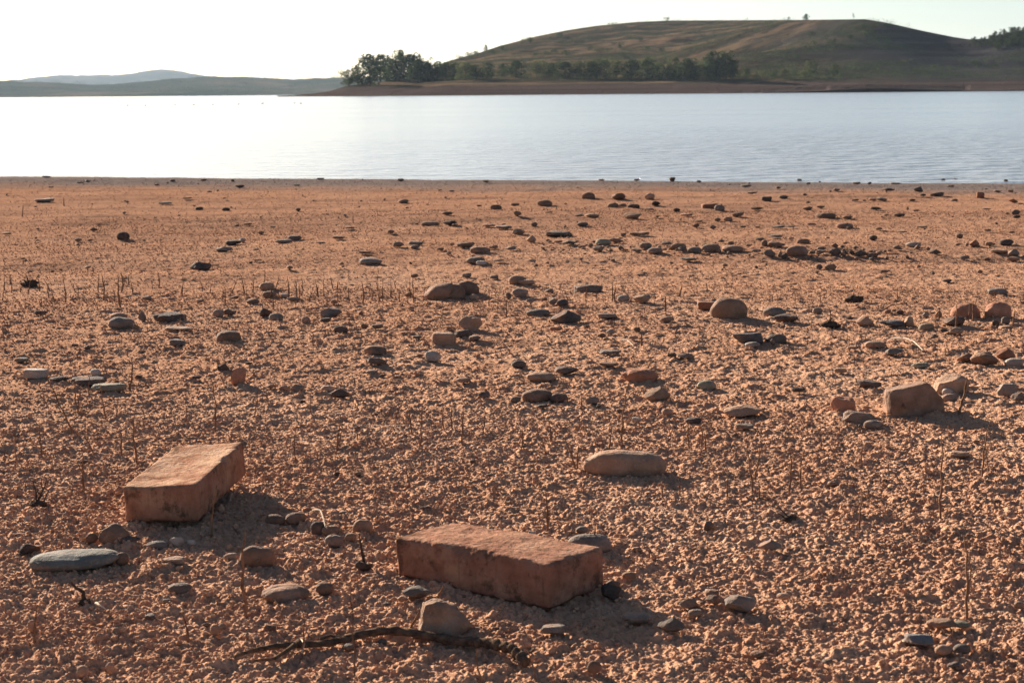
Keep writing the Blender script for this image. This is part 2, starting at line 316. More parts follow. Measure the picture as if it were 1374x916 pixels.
# ------------------------------------------------------------------ stones: x, base y, width, height in photo pixels, colour, shape
CAT = """
57.6 271 27 3 g f|164 320 17 10 d s|104 323.5 10 3.5 g r|8 315 14 2.5 d f|61 238 12 2 d f|117 243 8 3 d a|106 246 8 2 d f|210 249 7 2 d f|208 235 9 2 d f|231 243.5 8 2.5 d f|170 324 4 4 d a|220 274 19 2.5 g f|117 361 9 3 g a|91 330 5 2 b a|68 252 7 1.5 d f|227 370 4 2 d a|40 366 7 2 b f|70 366 6 2 b f
321 251.5 13 3.5 b f|398 249.5 9 2 b f|273 243 10 3 g a|312 243.5 5 3 d a|429.5 241 10 2.5 d f|280.5 258 6 2 d f|250 266 13 2 d f|267 281.5 11 4 g r|260.5 278 4 2.5 d a|302.5 282.5 11 4 g r|310 279.5 4 2 d a|332 301.5 12 3 b f|350 314 8 3.5 g r|312 328 23 6 d f|325 325 10 6 w a|299.5 337.5 23 7 g a|380 326 23 5.5 g f|395 321.5 19 6 g f|454 321 18 4 b f|469 308.5 14 2 b f|343 337 9 3 d a|364 340.5 4 2 b a|345 351 13 1.8 d f|267 362 29 10 d a|366 306 7 2 b f|429.5 327.5 14 2 b f|357 388 21 8 t r
505 232 4 4 d a|433 236 4 3 d a|593.5 235.5 6 2.5 d a|630 235 4 2 d a|537.5 242.5 9 3 b r|652 245 9 3 d a|606 257.5 8 2 d f|541 272 14 4.5 b r|546 280.5 6 2.5 b a|600 288 15 4 b r|665.5 280.5 16 6.5 b r|691 276 12 3.5 d f|643 277.5 7 2 b f|694.5 290 10 6.5 t a|577 302 25 5.5 b l|603.5 302 19 7 d a|611 303 8 2 g f|675 307 24 4 g f|656 304.5 18 2 d f|676 302 6 2 d a|696 313.5 18 7 t a|717 302 9 5 b r|713 324.5 13 10 t p|524.5 314 10 5 d a|534.5 331 15 7 g a|557 328.5 22 5.5 g f|557 333 12 4 g r|606.5 330 7 4 b a|625 332 25 8 g a|662.5 333 13 5 b a|644 339 28 9 b l|685 335.5 15 5 g a|591 336 10 3.5 d f|489 341 18 3.5 b f|496 354.5 31 7 g r|638 352 25 6.5 g r|646 356 15 4.5 w f|556 373 11 4.5 g a|626 372 13 4.5 g f|663 374 12 3.5 u f|694 380.5 24 9.5 t r|707 382 24 5.5 t f|669 350.5 15 2 d f|551 355.5 5 2.5 d a
731 275.5 21 8.5 b s|790 265 18 9 b r|830.5 266 19 9.5 b a|872 267.5 14 9 t a|823 278 15 6.5 b l|835.5 277.5 12 5 b l|850.5 278.5 17 5.5 d l|880.5 276 12 5.5 d a|953 279 22 7 r b|908.5 282.5 9 4 b r|849 293 24 9 t a|795 291.5 20 4.5 t f|777 291 14 3.5 g a|736.5 286 11 2 b f|782 303 16 5 g r|871 282.5 14 2.5 g f|922.5 290 19 3.5 r f|937.5 296.5 12 2.5 t f|934.5 305 9 5.5 g a|957 307 9 5.5 d a|750.5 317 38 7.5 g f|859 316 28 4 b f|865 318.5 12 2 g f|764.5 328 20 5.5 g a|749 326 12 3 w f|810 328 21 8.5 o r|826.5 326 20 6.5 b a|803 336 15 7.5 g a|781 333 10 3.5 d f|792.5 331.5 8 5 d a|833.5 335 8 6 g a|839 337.5 10 2.5 b f|854.5 338.5 15 5 g a|867 332 17 7 g r|866 336.5 6 3.5 t r|880 339.5 21 7.5 g r|909.5 335 25 11 t a|895 328 14 4.5 g a|933 338.5 20 8 g r|914 337.5 7 3 w r|955 338 26 12 b s|925 350.5 24 2.5 g f|902.5 243 8 6 g a|938 245 7 3 b a|855 242.5 8 2.5 d f|807 242.5 9 2 b f|790 392 40 10 g f
966 282.5 14 8 g r|1029.5 269 14 5.5 d b|1052 266 12 4 g r|1010 260 14 2 d f|1002 251 14 3 b f|1045 254 7 3 b a|1073 242.5 7 2.5 w r|1085 247.5 6 3 d a|1123 256.5 10 3.5 b a|1150 247 11 3 w f|1167 247.5 6 3.5 g a|1080.5 261 6 3 d a|1148 267.5 10 2.5 b f|1172 268 11 3 d f|1184.5 266 15 4 g a|1016 282 17 4.5 b a|1085 281.5 13 5 g a|1102 279 11 3 d f|1176.5 281.5 15 4 d a|991 291 16 6 b a|977.5 296 13 5.5 b r|963 296.5 9 4 b r|1110 292 27 7 b l|1138 293 13 3.5 b l|1135.5 305 24 6.5 b l|1139.5 308 6 4 w r|1090 303 13 3.5 g a|1180 308.5 9 3.5 t r|997.5 305.5 9 2.5 b f|1017 306.5 7 2.5 b a|1045.5 306.5 18 2.5 g f|1062 305.5 13 2 b f|1042 319.5 19 4 g a|1062 321.5 8 2.5 b a|1021 322.5 13 3.5 t f|1026.5 329.5 9 8 t r|1041 331 21 6.5 b r|1079 326.5 18 6.5 b l|1071 341.5 30 15.5 b s|1033 341 17 10 g a|1047 340 6 8 t a|1053 341 9 9 d a|984.5 337 29 9 b r|1120.5 332 10 6.5 b p|1121.5 341.5 18 9 d a|1134.5 342.5 7 6 b a|1144 342.5 9 6 d a|1156 343.5 16 7 g a|1172 344.5 16 5.5 b l|1103 340.5 14 5 g a|1090 341 9 4.5 w a|1103 335 12 4 g f|1115.5 361.5 16 6 b r|1100 360.5 9 4.5 t r|1187 366.5 11 3 d f|1005.5 331.5 9 3 d a|1016 338.5 14 4 g a
1233 257 13 8 d a|1259 263 19 5 d f|1316.5 264.5 10.5 8 r b|1361 272 12 5.5 r a|1239 265 8 3 b a|1193.5 256 17 4 d a|1203 247.5 14 2 d f|1281.5 270.5 10 3.5 g a|1225 270 9 3 g f|1276 251 10 2 b f|1339 258 10 2.5 b f|1357 258 9 3.5 d a|1247.5 240.5 8 2.5 d f|1266 242.5 6 3 d a|1282 242 7 2.5 g f|1316 242 6 3 d a|1350 243.5 6 3 d a|1364 287.5 12 6.5 d a|1352 287.5 6 2.5 b a|1325 282 12 2 b f|1365 293 10 4 g a|1208 290.5 15 4 d r|1190 290.5 8 3 b a|1218 281.5 4 4 w a|1230 284 9 2.5 b f|1238.5 306 16 2.5 d f|1212.5 313 14 2.5 g f|1227.5 330.5 21 6 w r|1205 334.5 12 6.5 g a|1169 336.5 8 3.5 b a|1256 341 18 7.5 d p|1296 345.5 13 5.5 g a|1308.5 330 14 10 r p|1286 328 8 3.5 g a|1352.5 328 20 7.5 d r|1328 327 10 4.5 t r|1342.5 338.5 25 5 t f|1362 346 16 10 g a|1361 350.5 18 4.5 b f|1326 344.5 9 4 g r|1233.5 360 6 2.5 d a|1272 379 13 3 g f|1326 311 10 3 d a|1358 313.5 10 3 d a
53 423 18 4.5 d f|21 421 11 2.5 d f|157.5 430 24 9 b r|160.5 441 36 14 g s|190 430 11 12 g p|182 443 8 7 t a|224 431.5 45 12 d f|237 445 38 6 t f|237 464 22 7 g f|27 486.5 20 5 g f|45 508 32 11 w b|127 504 15 7 w r|114 519 50 12 d f|144 527 49 11 o f|77 513 28 6 d f|185 510 11 5 d a|196 403.5 15 5 g a|152 492 7 4 d a|100 466 9 3 g f
360.5 399 20 7 b l|382 399 13 4 w f|393 404.5 18 5 g a|314 402 11 3.5 d a|338.5 407 18 5 b l|268 406 10 3 w f|292 424 15 7.5 g r|308 423 17 7.5 d a|356 425 18 9 d a|369.5 430 20 9 g r|443 425 31 11 g a|410 433 12 7 b r|436 432.5 15 4.5 d f|448 408 10 4.5 d a|456.5 447 20 8 d r|304.5 458.5 34 13 b l|298 499 18 9.5 d a|319 515.5 21 21 r a|263 510 14 4 d a|362 523 13 5.5 b a|380 525 13 6 b a|398 525 19 8 g a|439 526 19 6.5 t r|454.5 533.5 29 11.5 d p|333 491 10 3 b f|323 528 9 4 g a
596 401.5 57 20 b r|626 395 34 17 b l|636 402 13 6 t r|621.5 404 9 3.5 g a|548 398.5 11 5 b a|698 398 23 10 g f|682.5 401 8 7 r a|712 407 12 5 g a|722 424 33 8 g s|631 444 33 18 t a|621.5 453 26 10 d f|595.5 463.5 32 15.5 t b|637 457 16 5 g f|603 443.5 9 4 d a|489 441 10 5.5 b a|506 442 17 6 g a|484 423 8 4.5 w a|502.5 476 31 11 d r|581 485 23 12 w a|504.5 489.5 26 8 g a|499 503 16 4.5 g f|544.5 489 11 4 g a|563 480.5 11 4 b a|696.5 493 20 8 g r|726 511.5 40 10 t r|621.5 514.5 21 6 b f|649.5 534.5 18 7 d a|721 538.5 42 15 b r|750 539.5 25 11 d r|692 540 14 6 g r
737 393 12 4.5 g a|731 404.5 9 4 d a|742 408 12 7 g a|755 411.5 17 8 d a|760 432.5 43 15 d p|746 444 18 4.5 r f|787 442 9 4 d a|815 428 28 5.5 g f|896 432 19 6 t r|837 403.5 17 6.5 w r|862 406 25 9 t a|949 415 26 9 r b|855 446 10 5 d a|819 449 11 6 w a|809 454 9 5 g a|850 456 14 4 t f|819.5 476 30 5 g f|902 480 12 5 d a|920 482 24 6 g a|818 493 28 5 b f|760 502.5 34 9 d a|860 512 50 14 r f|884 538 36 18 t p|949 522 26 10 o r|795 543 20 9 g a
980 427 51 26 t s|1041 424 31 11 g s|1056 432.5 32 9 d a|1098 420 14 6 g r|1103 413 10 3 d f|1008 462 47 14 u a|1043 459.5 29 10 g l|1037 464 7 7 t a|1011 466.5 21 6 w r|1162 437 25 12 t p|1198.5 439.5 36 8 u a|1192 421.5 10 4.5 d a|1141 430 12 4 d a|1208 422 12 5 d a|1177 467 30 8 t r|1203 477 26 8 g a|1169 521 33 8.5 d f|1133.5 555 34 21 r a|1129 500.5 18 5 t r|1072 527 18 5 d f|1145 470 15 3 r f
1299 426.5 40 19 r r|1342.5 427 37 21 r r|1282.5 437 30 11 d a|1260 426 10 9 b p|1220.5 437 15 11 t a|1245 443 22 8 o r|1269 447 12 4.5 d a|1285 449 21 8 t a|1254.5 455 11 5 g a|1351 434 13 7 g r|1337 437 10 5 b a|1352 443 19 5 t f|1341 395 27 7 g l|1243 426 10 6 g a|1331 460 13 4.5 b a|1237 494 24 6 o f|1300 486 26 10 b a|1324 490 36 16 b a|1351.5 482 26 14 r p|1364 491 26 9 w r|1281 528 50 24 t a|1228 556 84 42 b b|1273 530 15 7 w r|1276 539 22 9 g r|1355 531 28 15 g a|1368 538 18 9 g a
999 560 52 15 t a|1000.5 577 25 6 g f|931 570 23 8 d f|1153 568 42 15 g a|1172 575 23 9 g r|1155 575 6 4 w r|1290 615 27 7 t f|896 557 15 7 t r|855 567 14 5 w f|728 549 16 4 d f|840 639 113 34 t s
91 768 122 27 p s|38 743 28 12 d a|151 732 44 28 b a|122 730 18 12 b a|170 733 32 12 d a|209 738.5 30 10 g r|236 735 20 12 w a|256 733 12 6 w r|162 757 19 13 b r|232 759 30 9 t f|343 760 48 26 b s|309 754 20 9 t r|239 797 33 11 g f|380 809 65 22 b r|435 797 25 13 b r|395 703 28 13 b r|368 705 28 12 b r|427 717 23 15 d r|443 720 25 12 b r|447 734 26 14 g r|288 852 14 11 t r|110 908 17 12 t r|147 902 12 10 t r|134 862 12 9 t r|42 846 12 11 t r|155 855 13 10 t r
486 716 28 17 t s|792 746 62 28 g s|559 806 40 16 g a|597 857 80 53 t a|821 803 28 17 d a|483 766 15 11 d a|470 727 16 9 t r|855 838 40 13 g f|902 850 38 18 g p|714 723 11 7 w a|743 853 36 12 g f|798 903 20 13 b r|781 716 17 7 g r|540 810 15 8 b a|845 778 20 8 t r
1034 740 31 13 g p|996 822 45 21 g a|925 818 29 13 b a|957 813 20 11 d a|934 829 20 8 g r|953 713 16 11 d a|1236 871 40 17 u a|1267 846 42 12 t f|1292 845 25 8 o r|1268 880 24 12 t r|1293 878 24 11 g r|1281 900 18 8 d a|1369 818 15 8 t r|1052 806 18 7 t r
"""
# landmarks with labels written by hand: (x, y): (label, short name, yaw, depth factor)
LM = {
 (840, 639): ('long low tan cobble with a saddle top, alone right of centre', 'the long tan cobble'),
 (91, 768): ('large smooth pale greyish flat stone at the lower left', 'the big pale flat stone'),
 (597, 857): ('chunky pinkish tan stone resting against the fallen branch', 'the chunky pinkish stone'),
 (792, 746): ('smooth grey cobble just behind the nearest brick', 'the cobble behind the brick'),
 (380, 809): ('grey brown half buried cobble above the left end of the branch', 'the half buried cobble'),
 (343, 760): ('rounded brown cobble behind the tall dry stalk at lower left', 'the cobble by the tall stalk'),
 (151, 732): ('crumbly dark brown clod beside the large pale flat stone', 'the dark brown clod'),
 (1228, 556): ('largest squared rusty tan rock, standing at the right with a long shadow', 'the squared rusty rock'),
 (1281, 528): ('pale topped wedge rock just behind the squared rusty rock', 'the pale wedge rock'),
 (1133.5, 555): ('small rust red brick fragment left of the squared rusty rock', 'the small red fragment'),
 (980, 427): ('biggest tan egg shaped boulder, right of the middle distance', 'the tan egg boulder'),
 (596, 401.5): ('broad brown rock split by a cleft, in the middle distance', 'the split brown rock'),
 (626, 395): ('dark brown mound rock directly behind the split brown rock', 'the dark mound rock'),
 (1342.5, 427): ('rounded rust tan boulder closest to the right edge of the photo', 'the right edge boulder'),
 (1299, 426.5): ('rusty lumpy boulder with dry stalks in front, near the right edge', 'the stalk fronted boulder'),
 (631, 444): ('tan cobble with a slanted sunlit top, below the split brown rock', 'the slanted tan cobble'),
 (595.5, 463.5): ('blunt tan block stone with a bright left face', 'the blunt tan block'),
 (319, 515.5): ('upright rust red fragment like a broken brick end', 'the upright red fragment'),
 (860, 512): ('thin rust red tile slab leaning with its front edge in shadow', 'the red tile slab'),
 (884, 538): ('grey and tan pyramid shaped stone below the red tile slab', 'the pyramid stone'),
 (760, 432.5): ('long dark wedge stone tapering to the right', 'the long dark wedge'),
 (1008, 462): ('long bluish grey angular stone with a paler pebble in front', 'the bluish angular stone'),
 (224, 431.5): ('long dark flat slab right of the stacked grey cobbles', 'the long dark slab'),
 (160.5, 441): ('larger front cobble of the stacked grey pair at left', 'the stacked grey cobbles'),
 (144, 527): ('long pale olive flat stone on the left side', 'the olive flat stone'),
 (114, 519): ('dark grey wedge stone just behind the olive flat stone', 'the dark flat wedge'),
 (45, 508): ('pale cylinder like stone near the left edge', 'the pale left edge stone'),
 (304.5, 458.5): ('dark domed brown stone left of centre', 'the domed brown stone'),
 (443, 425): ('grey craggy stone with small dark stones in front', 'the craggy grey stone'),
 (790, 392): ('long grey flat stone with a thin stalk in front', 'the grey flat stone'),
 (721, 538.5): ('brown long rounded stone with a darker partner on its right', 'the brown rounded pair'),
 (502.5, 476): ('dark domed pebble with a pale left rim', 'the pale rimmed pebble'),
 (581, 485): ('small whitish craggy stone below the blunt tan block', 'the whitish craggy stone'),
 (999, 560): ('tan tapering wedge stone with sunlit top, right of centre', 'the tan tapering stone'),
 (996, 822): ('grey pitted lump stone at lower right of centre', 'the pitted grey lump'),
 (1236, 871): ('dark bluish sharp edged stone at the lower right', 'the bluish sharp stone'),
 (1267, 846): ('long thin tan flat stone at the foot of the tallest right stalk', 'the thin tan flat stone'),
 (902, 850): ('grey wedge stone at the tip of the near brick shadow', 'the shadow tip wedge'),
 (1324, 490): ('dark faced brown angular rock near the right edge', 'the dark faced rock'),
 (1364, 491): ('whitish rounded stone cut by the right edge of the photo', 'the whitish edge stone'),
 (1071, 341.5): ('largest round cobble of the distant stone row', 'the largest row cobble'),
 (955, 338): ('round brown cobble in the distant stone row', 'the round row cobble'),
 (731, 275.5): ('far brown round boulder nearest the middle of the photo', 'the far brown boulder'),
 (953, 279): ('far dark red squared block with a grey stone on its right', 'the far red block'),
 (849, 293): ('far pale tan angular stone catching the light', 'the far tan stone'),
 (164, 320): ('lone dark round cobble on the far left flat', 'the lone dark cobble'),
 (267, 362): ('very dark angular rock left of centre beyond the stalks', 'the very dark rock'),
 (496, 354.5): ('grey rounded stone with a pale left end', 'the pale ended stone'),
 (644, 339): ('brown mound like stone in the left part of the stone row', 'the brown mound stone'),
 (713, 324.5): ('small pointed tan stone standing upright in the distance', 'the small pointed stone'),
 (750.5, 317): ('long layered grey slab in the distance', 'the layered grey slab'),
 (1110, 292): ('far low brown mound stone right of centre', 'the far low mound'),
 (1316.5, 264.5): ('far dark red cube like block near the right edge', 'the far red cube'),
 (1256, 341): ('dark pointed fin shaped stone in the right distance', 'the dark fin stone'),
 (1162, 437): ('tan pointed stone with a dark right side', 'the tan pointed stone'),
 (45.0, 0.0): None}
LM = {k: v for k, v in LM.items() if v}
EXTRA_LM = [((670, 790), 'the nearest brick'), ((245, 660), 'the left brick'), ((500, 875), 'the fallen branch'), ((577, 302), 'the far brown mound'), ((1227, 330), 'the pale row stone'), ((320, 252), 'the far left flat'), ((600, 236), 'the waterline gap'), ((1360, 345), 'the grey edge pile')]
EXTRA_LM = EXTRA_LM[:3]
SN = {'s': 'smooth', 'r': 'rounded', 'f': 'flat', 'a': 'angular', 'p': 'pointed', 'b': 'blocky', 'l': 'low domed'}
stones = []
for t in CAT.replace('\n', '|').split('|'):
    t = t.split()
    if len(t) == 6: stones.append((float(t[0]), float(t[1]), float(t[2]), float(t[3]), t[4], t[5]))
stones.sort(key=lambda s: -s[2] * (s[3] + 1.5))
BIG, SMALL = stones[:292], stones[292:]

def stone_shape(sh, seed, hi, cuts=(), cleft=False):
    r = random.Random(seed); v, f = ico(hi); v = v.copy()
    def cut(n, d, soft=.0):
        n = np.array(n, float); n /= np.linalg.norm(n); k = v @ n - d; m = k > 0
        v[m] -= np.outer(k[m] * (1 - soft), n)
    if sh in 'rl':
        p = 2.25; s = (np.abs(v) ** p).sum(1) ** (-1 / p); v *= s[:, None]
        for q in range(2): cut((r.gauss(0, 1), r.gauss(0, 1), r.gauss(0, .4)), r.uniform(.8, .95), .7)
    elif sh == 's':
        p = 2.15; s = (np.abs(v) ** p).sum(1) ** (-1 / p); v *= s[:, None]; v[:, 2] = np.where(v[:, 2] < 0, v[:, 2], v[:, 2] * (1 - .09 * np.exp(-((v[:, 0] - .15) / .3) ** 2) * (seed % 2)))
    elif sh == 'f':
        p = 2.3; s = (np.abs(v) ** p).sum(1) ** (-1 / p); v *= s[:, None]
        cut((r.uniform(-.3, .3), r.uniform(-.3, .3), 1), r.uniform(.55, .8), .35)
        for q in range(5): cut((r.gauss(0, 1), r.gauss(0, 1), r.gauss(0, .25)), r.uniform(.7, .92), .25)
    elif sh == 'b':
        p = 7; s = (np.abs(v) ** p).sum(1) ** (-1 / p); v *= s[:, None] * .86
        for q in range(4): cut((r.gauss(0, 1), r.gauss(0, 1), r.uniform(.1, 1)), r.uniform(.95, 1.1), .1)
    elif sh == 'p':
        cut((-.75, r.uniform(-.3, .3), .8), .42, .08); cut((.85, r.uniform(-.4, .2), .65), .44, .08); cut((r.uniform(-.3, .3), -.9, .5), .62, .08); cut((0, .9, .5), .6, .1)
        for q in range(4): cut((r.gauss(0, 1), r.gauss(0, 1), r.gauss(0, .5)), r.uniform(.7, .9), .1)
    else:
        for q in range(11): cut((r.gauss(0, 1), r.gauss(0, 1), r.gauss(0, .9)), r.uniform(.55, .84), .08)
    for n_, d_ in cuts: cut(n_, d_, .05)
    amp = {'s': .045, 'r': .07, 'l': .07, 'f': .13, 'b': .05, 'p': .08, 'a': .10}[sh]
    d = 1 + amp * 1.6 * n3(v, 1.3, seed * 3.7) + amp * .7 * n3(v, 3.5, seed * 1.3) + amp * (.12 if sh in 'rls' else .35) * n3(v, 9, seed * 2.1)
    v *= d[:, None]
    if cleft: v *= (1 - .30 * np.exp(-((v[:, 0] - .22 - .25 * v[:, 2]) / .06) ** 2))[:, None]
    v -= (v.max(0) + v.min(0)) / 2; v /= (v.max(0) - v.min(0)) / 2     # unit half extents
    return v, f
def build_stone(x, y, w, h, col, sh, seed, hi, yaw=None, depthf=None, cuts=(), cleft=False):
    if y < 350: h = h * .78
    g = ground_at(x, y); d = g.y * CP - (g.z - CH) * SP; s = F / d
    sinp = CH / math.hypot(CH, g.y); W = w / s
    df = depthf or {'s': .65, 'r': .7, 'l': .75, 'f': .7, 'a': .7, 'p': .6, 'b': .7}[sh]
    D = df * W; hh = h / s
    if D * sinp * .75 > hh * .55: D = max(hh * .55 / (sinp * .75), .35 * W)
    Hh = max(hh - D * sinp * .6, .35 * hh, .10 * W)
    v, f = stone_shape(sh, seed, hi, cuts, cleft); r = random.Random(seed + 5)
    bury = {'l': .5, 'r': .44, 's': .40, 'f': .42, 'a': .34}.get(sh, .3)
    tall = Hh / (1 - bury)
    v = v * np.array([W / 2, D / 2, tall / 2])
    yw = yaw if yaw is not None else r.uniform(-.22, .22)
    rt = np.array(Matrix.Rotation(yw, 3, 'Z') @ Matrix.Rotation(r.uniform(-.05, .05), 3, 'Y'))
    v = v @ rt.T
    z0 = float(H0(g.x, g.y + D / 2))
    loc = (g.x, g.y + D / 2, z0 + tall * (.5 - bury) + .004)
    return v, f, loc
GROUPS = {'b': 'bricks'}
lmk = [(k, v[1]) for k, v in LM.items()] + EXTRA_LM
used = set(v[0] for v in LM.values())
def rel(dx, dy, w):
    far = math.hypot(dx, dy * 2.2)
    a = 'touching distance' if far < w else ''
    hz = '' if abs(dx) < 9 + .12 * far else ('left' if dx < 0 else 'right')
    vt = '' if abs(dy) < 4 + .06 * far else ('behind' if dy < 0 else 'in front of')
    if vt and hz: base = ('behind and ' + hz + ' of') if vt == 'behind' else ('before and ' + hz + ' of')
    elif vt: base = vt
    elif hz: base = hz + ' of'
    else: base = 'close beside'
    q = 'just' if far < 45 else ('a little' if far < 90 else ('some way' if far < 170 else 'far'))
    return q + ' ' + base
def auto_label(st):
    x, y, w, h, col, sh = st
    size = 'tiny' if w < 11 else 'small' if w < 22 else 'medium' if w < 34 else 'large'
    core = f"{size} {CN[col]} {SN[sh]} stone"
    near = sorted(lmk, key=lambda q: math.hypot(q[0][0] - x, (q[0][1] - y) * 2.2))[:7]
    for k, nm in near:
        L_ = f"{core} {rel(x - k[0], y - k[1], w)} {nm}"
        if y < 250 and len(L_.split()) < 14: L_ += ' by the water'
        if L_ not in used and len(L_.split()) <= 16:
            used.add(L_); return L_
    for extra in ('thicker', 'thinner', 'duller', 'lower', 'rougher'):
        for k, nm in near:
            L_ = f"{extra} {core} {rel(x - k[0], y - k[1], w)} {nm}"
            if L_ not in used and len(L_.split()) <= 16: used.add(L_); return L_
    return core
SPECIAL = {(596, 401.5): dict(cleft=True), (840, 639): dict(depthf=.42, yaw=-.08), (91, 768): dict(depthf=.8, yaw=.12), (597, 857): dict(depthf=.7, yaw=.3), (1228, 556): dict(depthf=.5, yaw=.28, cuts=[((1, -.1, .55), .78), ((-.2, .1, 1), .74), ((-1, .3, .1), .86), ((.2, -1, .35), .80)]), (980, 427): dict(yaw=-.15), (860, 512): dict(depthf=.5, yaw=.1), (1281, 528): dict(depthf=.8, yaw=.3)}
for k, st in enumerate(BIG):
    x, y, w, h, col, sh = st
    hi = 5 if w > 60 else 4 if w > 24 else 3
    v, f, loc = build_stone(x, y, w, h, col, sh, 100 + k, hi, **SPECIAL.get((x, y), {}))
    o = mesh_np('stone', v, f, M[col]); o.location = loc
    lab = LM[(x, y)][0] if (x, y) in LM else auto_label(st)
    tag(o, lab, 'stone', 'stones scattered over the dry lake bed')
V = []; Fc = []
for k, (x, y, w, h, col, sh) in enumerate(SMALL):
    v, f, loc = build_stone(x, y, w, h, col, sh, 700 + k, 2); b = len(V)
    V += [tuple(p + np.array(loc)) for p in v]; Fc += [tuple(q + b) for q in f]
nS = len(V)
# beyond the catalogued ones: loose pebbles and gravel in the distance band
for k in range(440):
    if k < 170:
        px = 1374 * random.random() ** .75; py = 240 + 130 * random.random() ** 1.1
    elif k < 320:
        px = random.uniform(720, 1250); py = 333 + random.gauss(0, 5) + (px - 900) * .02
    else:
        px = random.uniform(-20, 1394); py = random.uniform(380, 900)
    g = ground_at(px, py); s = random.uniform(.003, .010) * (.6 if k >= 320 else 1) * (1.6 if random.random() < .12 else 1)
    v, f = ico(2) if py > 380 else ico(1)
    v = v * (1 + .5 * n3(v, 1.4, k * 3.3))[:, None] * np.array([s * random.uniform(.9, 1.6), s * random.uniform(.7, 1.2), s * random.uniform(.35, .8)])
    a = random.uniform(0, 6.28); v = v @ np.array(Matrix.Rotation(a, 3, 'Z')).T; b = len(V)
    V += [tuple(p + np.array((g.x, g.y, g.z + s * .45))) for p in v]; Fc += [tuple(q + b) for q in f]
peb = mesh_np('gravel', V, Fc, None)
for c in ('g', 'b', 't', 'd'): peb.data.materials.append(M[c])
mi = np.zeros(len(Fc), np.int32); fa = np.array(Fc)[:, 0] // 42; mi = ((fa * 2654435761) >> 7) % 4
peb.data.polygons.foreach_set('material_index', mi.astype(np.int32))
tag(peb, 'tiny loose pebbles strewn between the larger stones', 'gravel', kind='stuff')

# ------------------------------------------------------------------ bricks
def brick_mat(name, base, light, dark, dust=.4):
    m, nt, b = new_mat(name); tc = N(nt, 'ShaderNodeTexCoord'); P = tc.outputs['Object']
    c = ramp(nt, noise_node(nt, P, 22, 6, .65), [(.28, dark), (.48, base), (.7, light)])
    c = mix(nt, c, (.06, .038, .026), ramp(nt, noise_node(nt, P, 34, 5, .75), [(.52, (0, 0, 0)), (.64, (.75, .75, .75))]))
    c = mix(nt, c, (.38, .215, .13), ramp(nt, noise_node(nt, P, 11, 5, .7), [(.55, (0, 0, 0)), (.72, (.7, .7, .7))]))
    # vertical drag marks
    mp = N(nt, 'ShaderNodeMapping'); mp.inputs['Scale'].default_value = (160, 160, 14); nt.links.new(P, mp.inputs[0])
    st = noise_node(nt, mp.outputs[0], 1, 3)
    s0 = N(nt, 'ShaderNodeSeparateXYZ'); nt.links.new(tc.outputs['Normal'], s0.inputs[0]); side = math_n(nt, 'SUBTRACT', 1.0, math_n(nt, 'ABSOLUTE', s0.outputs['Z'])); st = math_n(nt, 'MULTIPLY', st, side)
    c = mix(nt, c, dark, ramp(nt, st, [(.55, (0, 0, 0)), (.72, (.4, .4, .4))]))
    # settled dust on the upper face
    sn = N(nt, 'ShaderNodeSeparateXYZ'); nt.links.new(tc.outputs['Normal'], sn.inputs[0])
    up = N(nt, 'ShaderNodeMapRange'); up.inputs['From Min'].default_value = .6; up.inputs['From Max'].default_value = .95; nt.links.new(sn.outputs['Z'], up.inputs['Value'])
    dn = ramp(nt, noise_node(nt, P, 26, 5, .7), [(.38, (0, 0, 0)), (.60, (dust, dust, dust))])
    c = mix(nt, c, (.44, .28, .185), math_n(nt, 'MULTIPLY', up.outputs[0], dn))
    nt.links.new(c, b.inputs['Base Color'])
    h = math_n(nt, 'ADD', noise_node(nt, P, 330, 5, .7), math_n(nt, 'MULTIPLY', noise_node(nt, P, 90, 4, .6), 2.2))
    h = math_n(nt, 'ADD', h, math_n(nt, 'MULTIPLY', st, .7)); bump(nt, b, h, .0017)
    return m
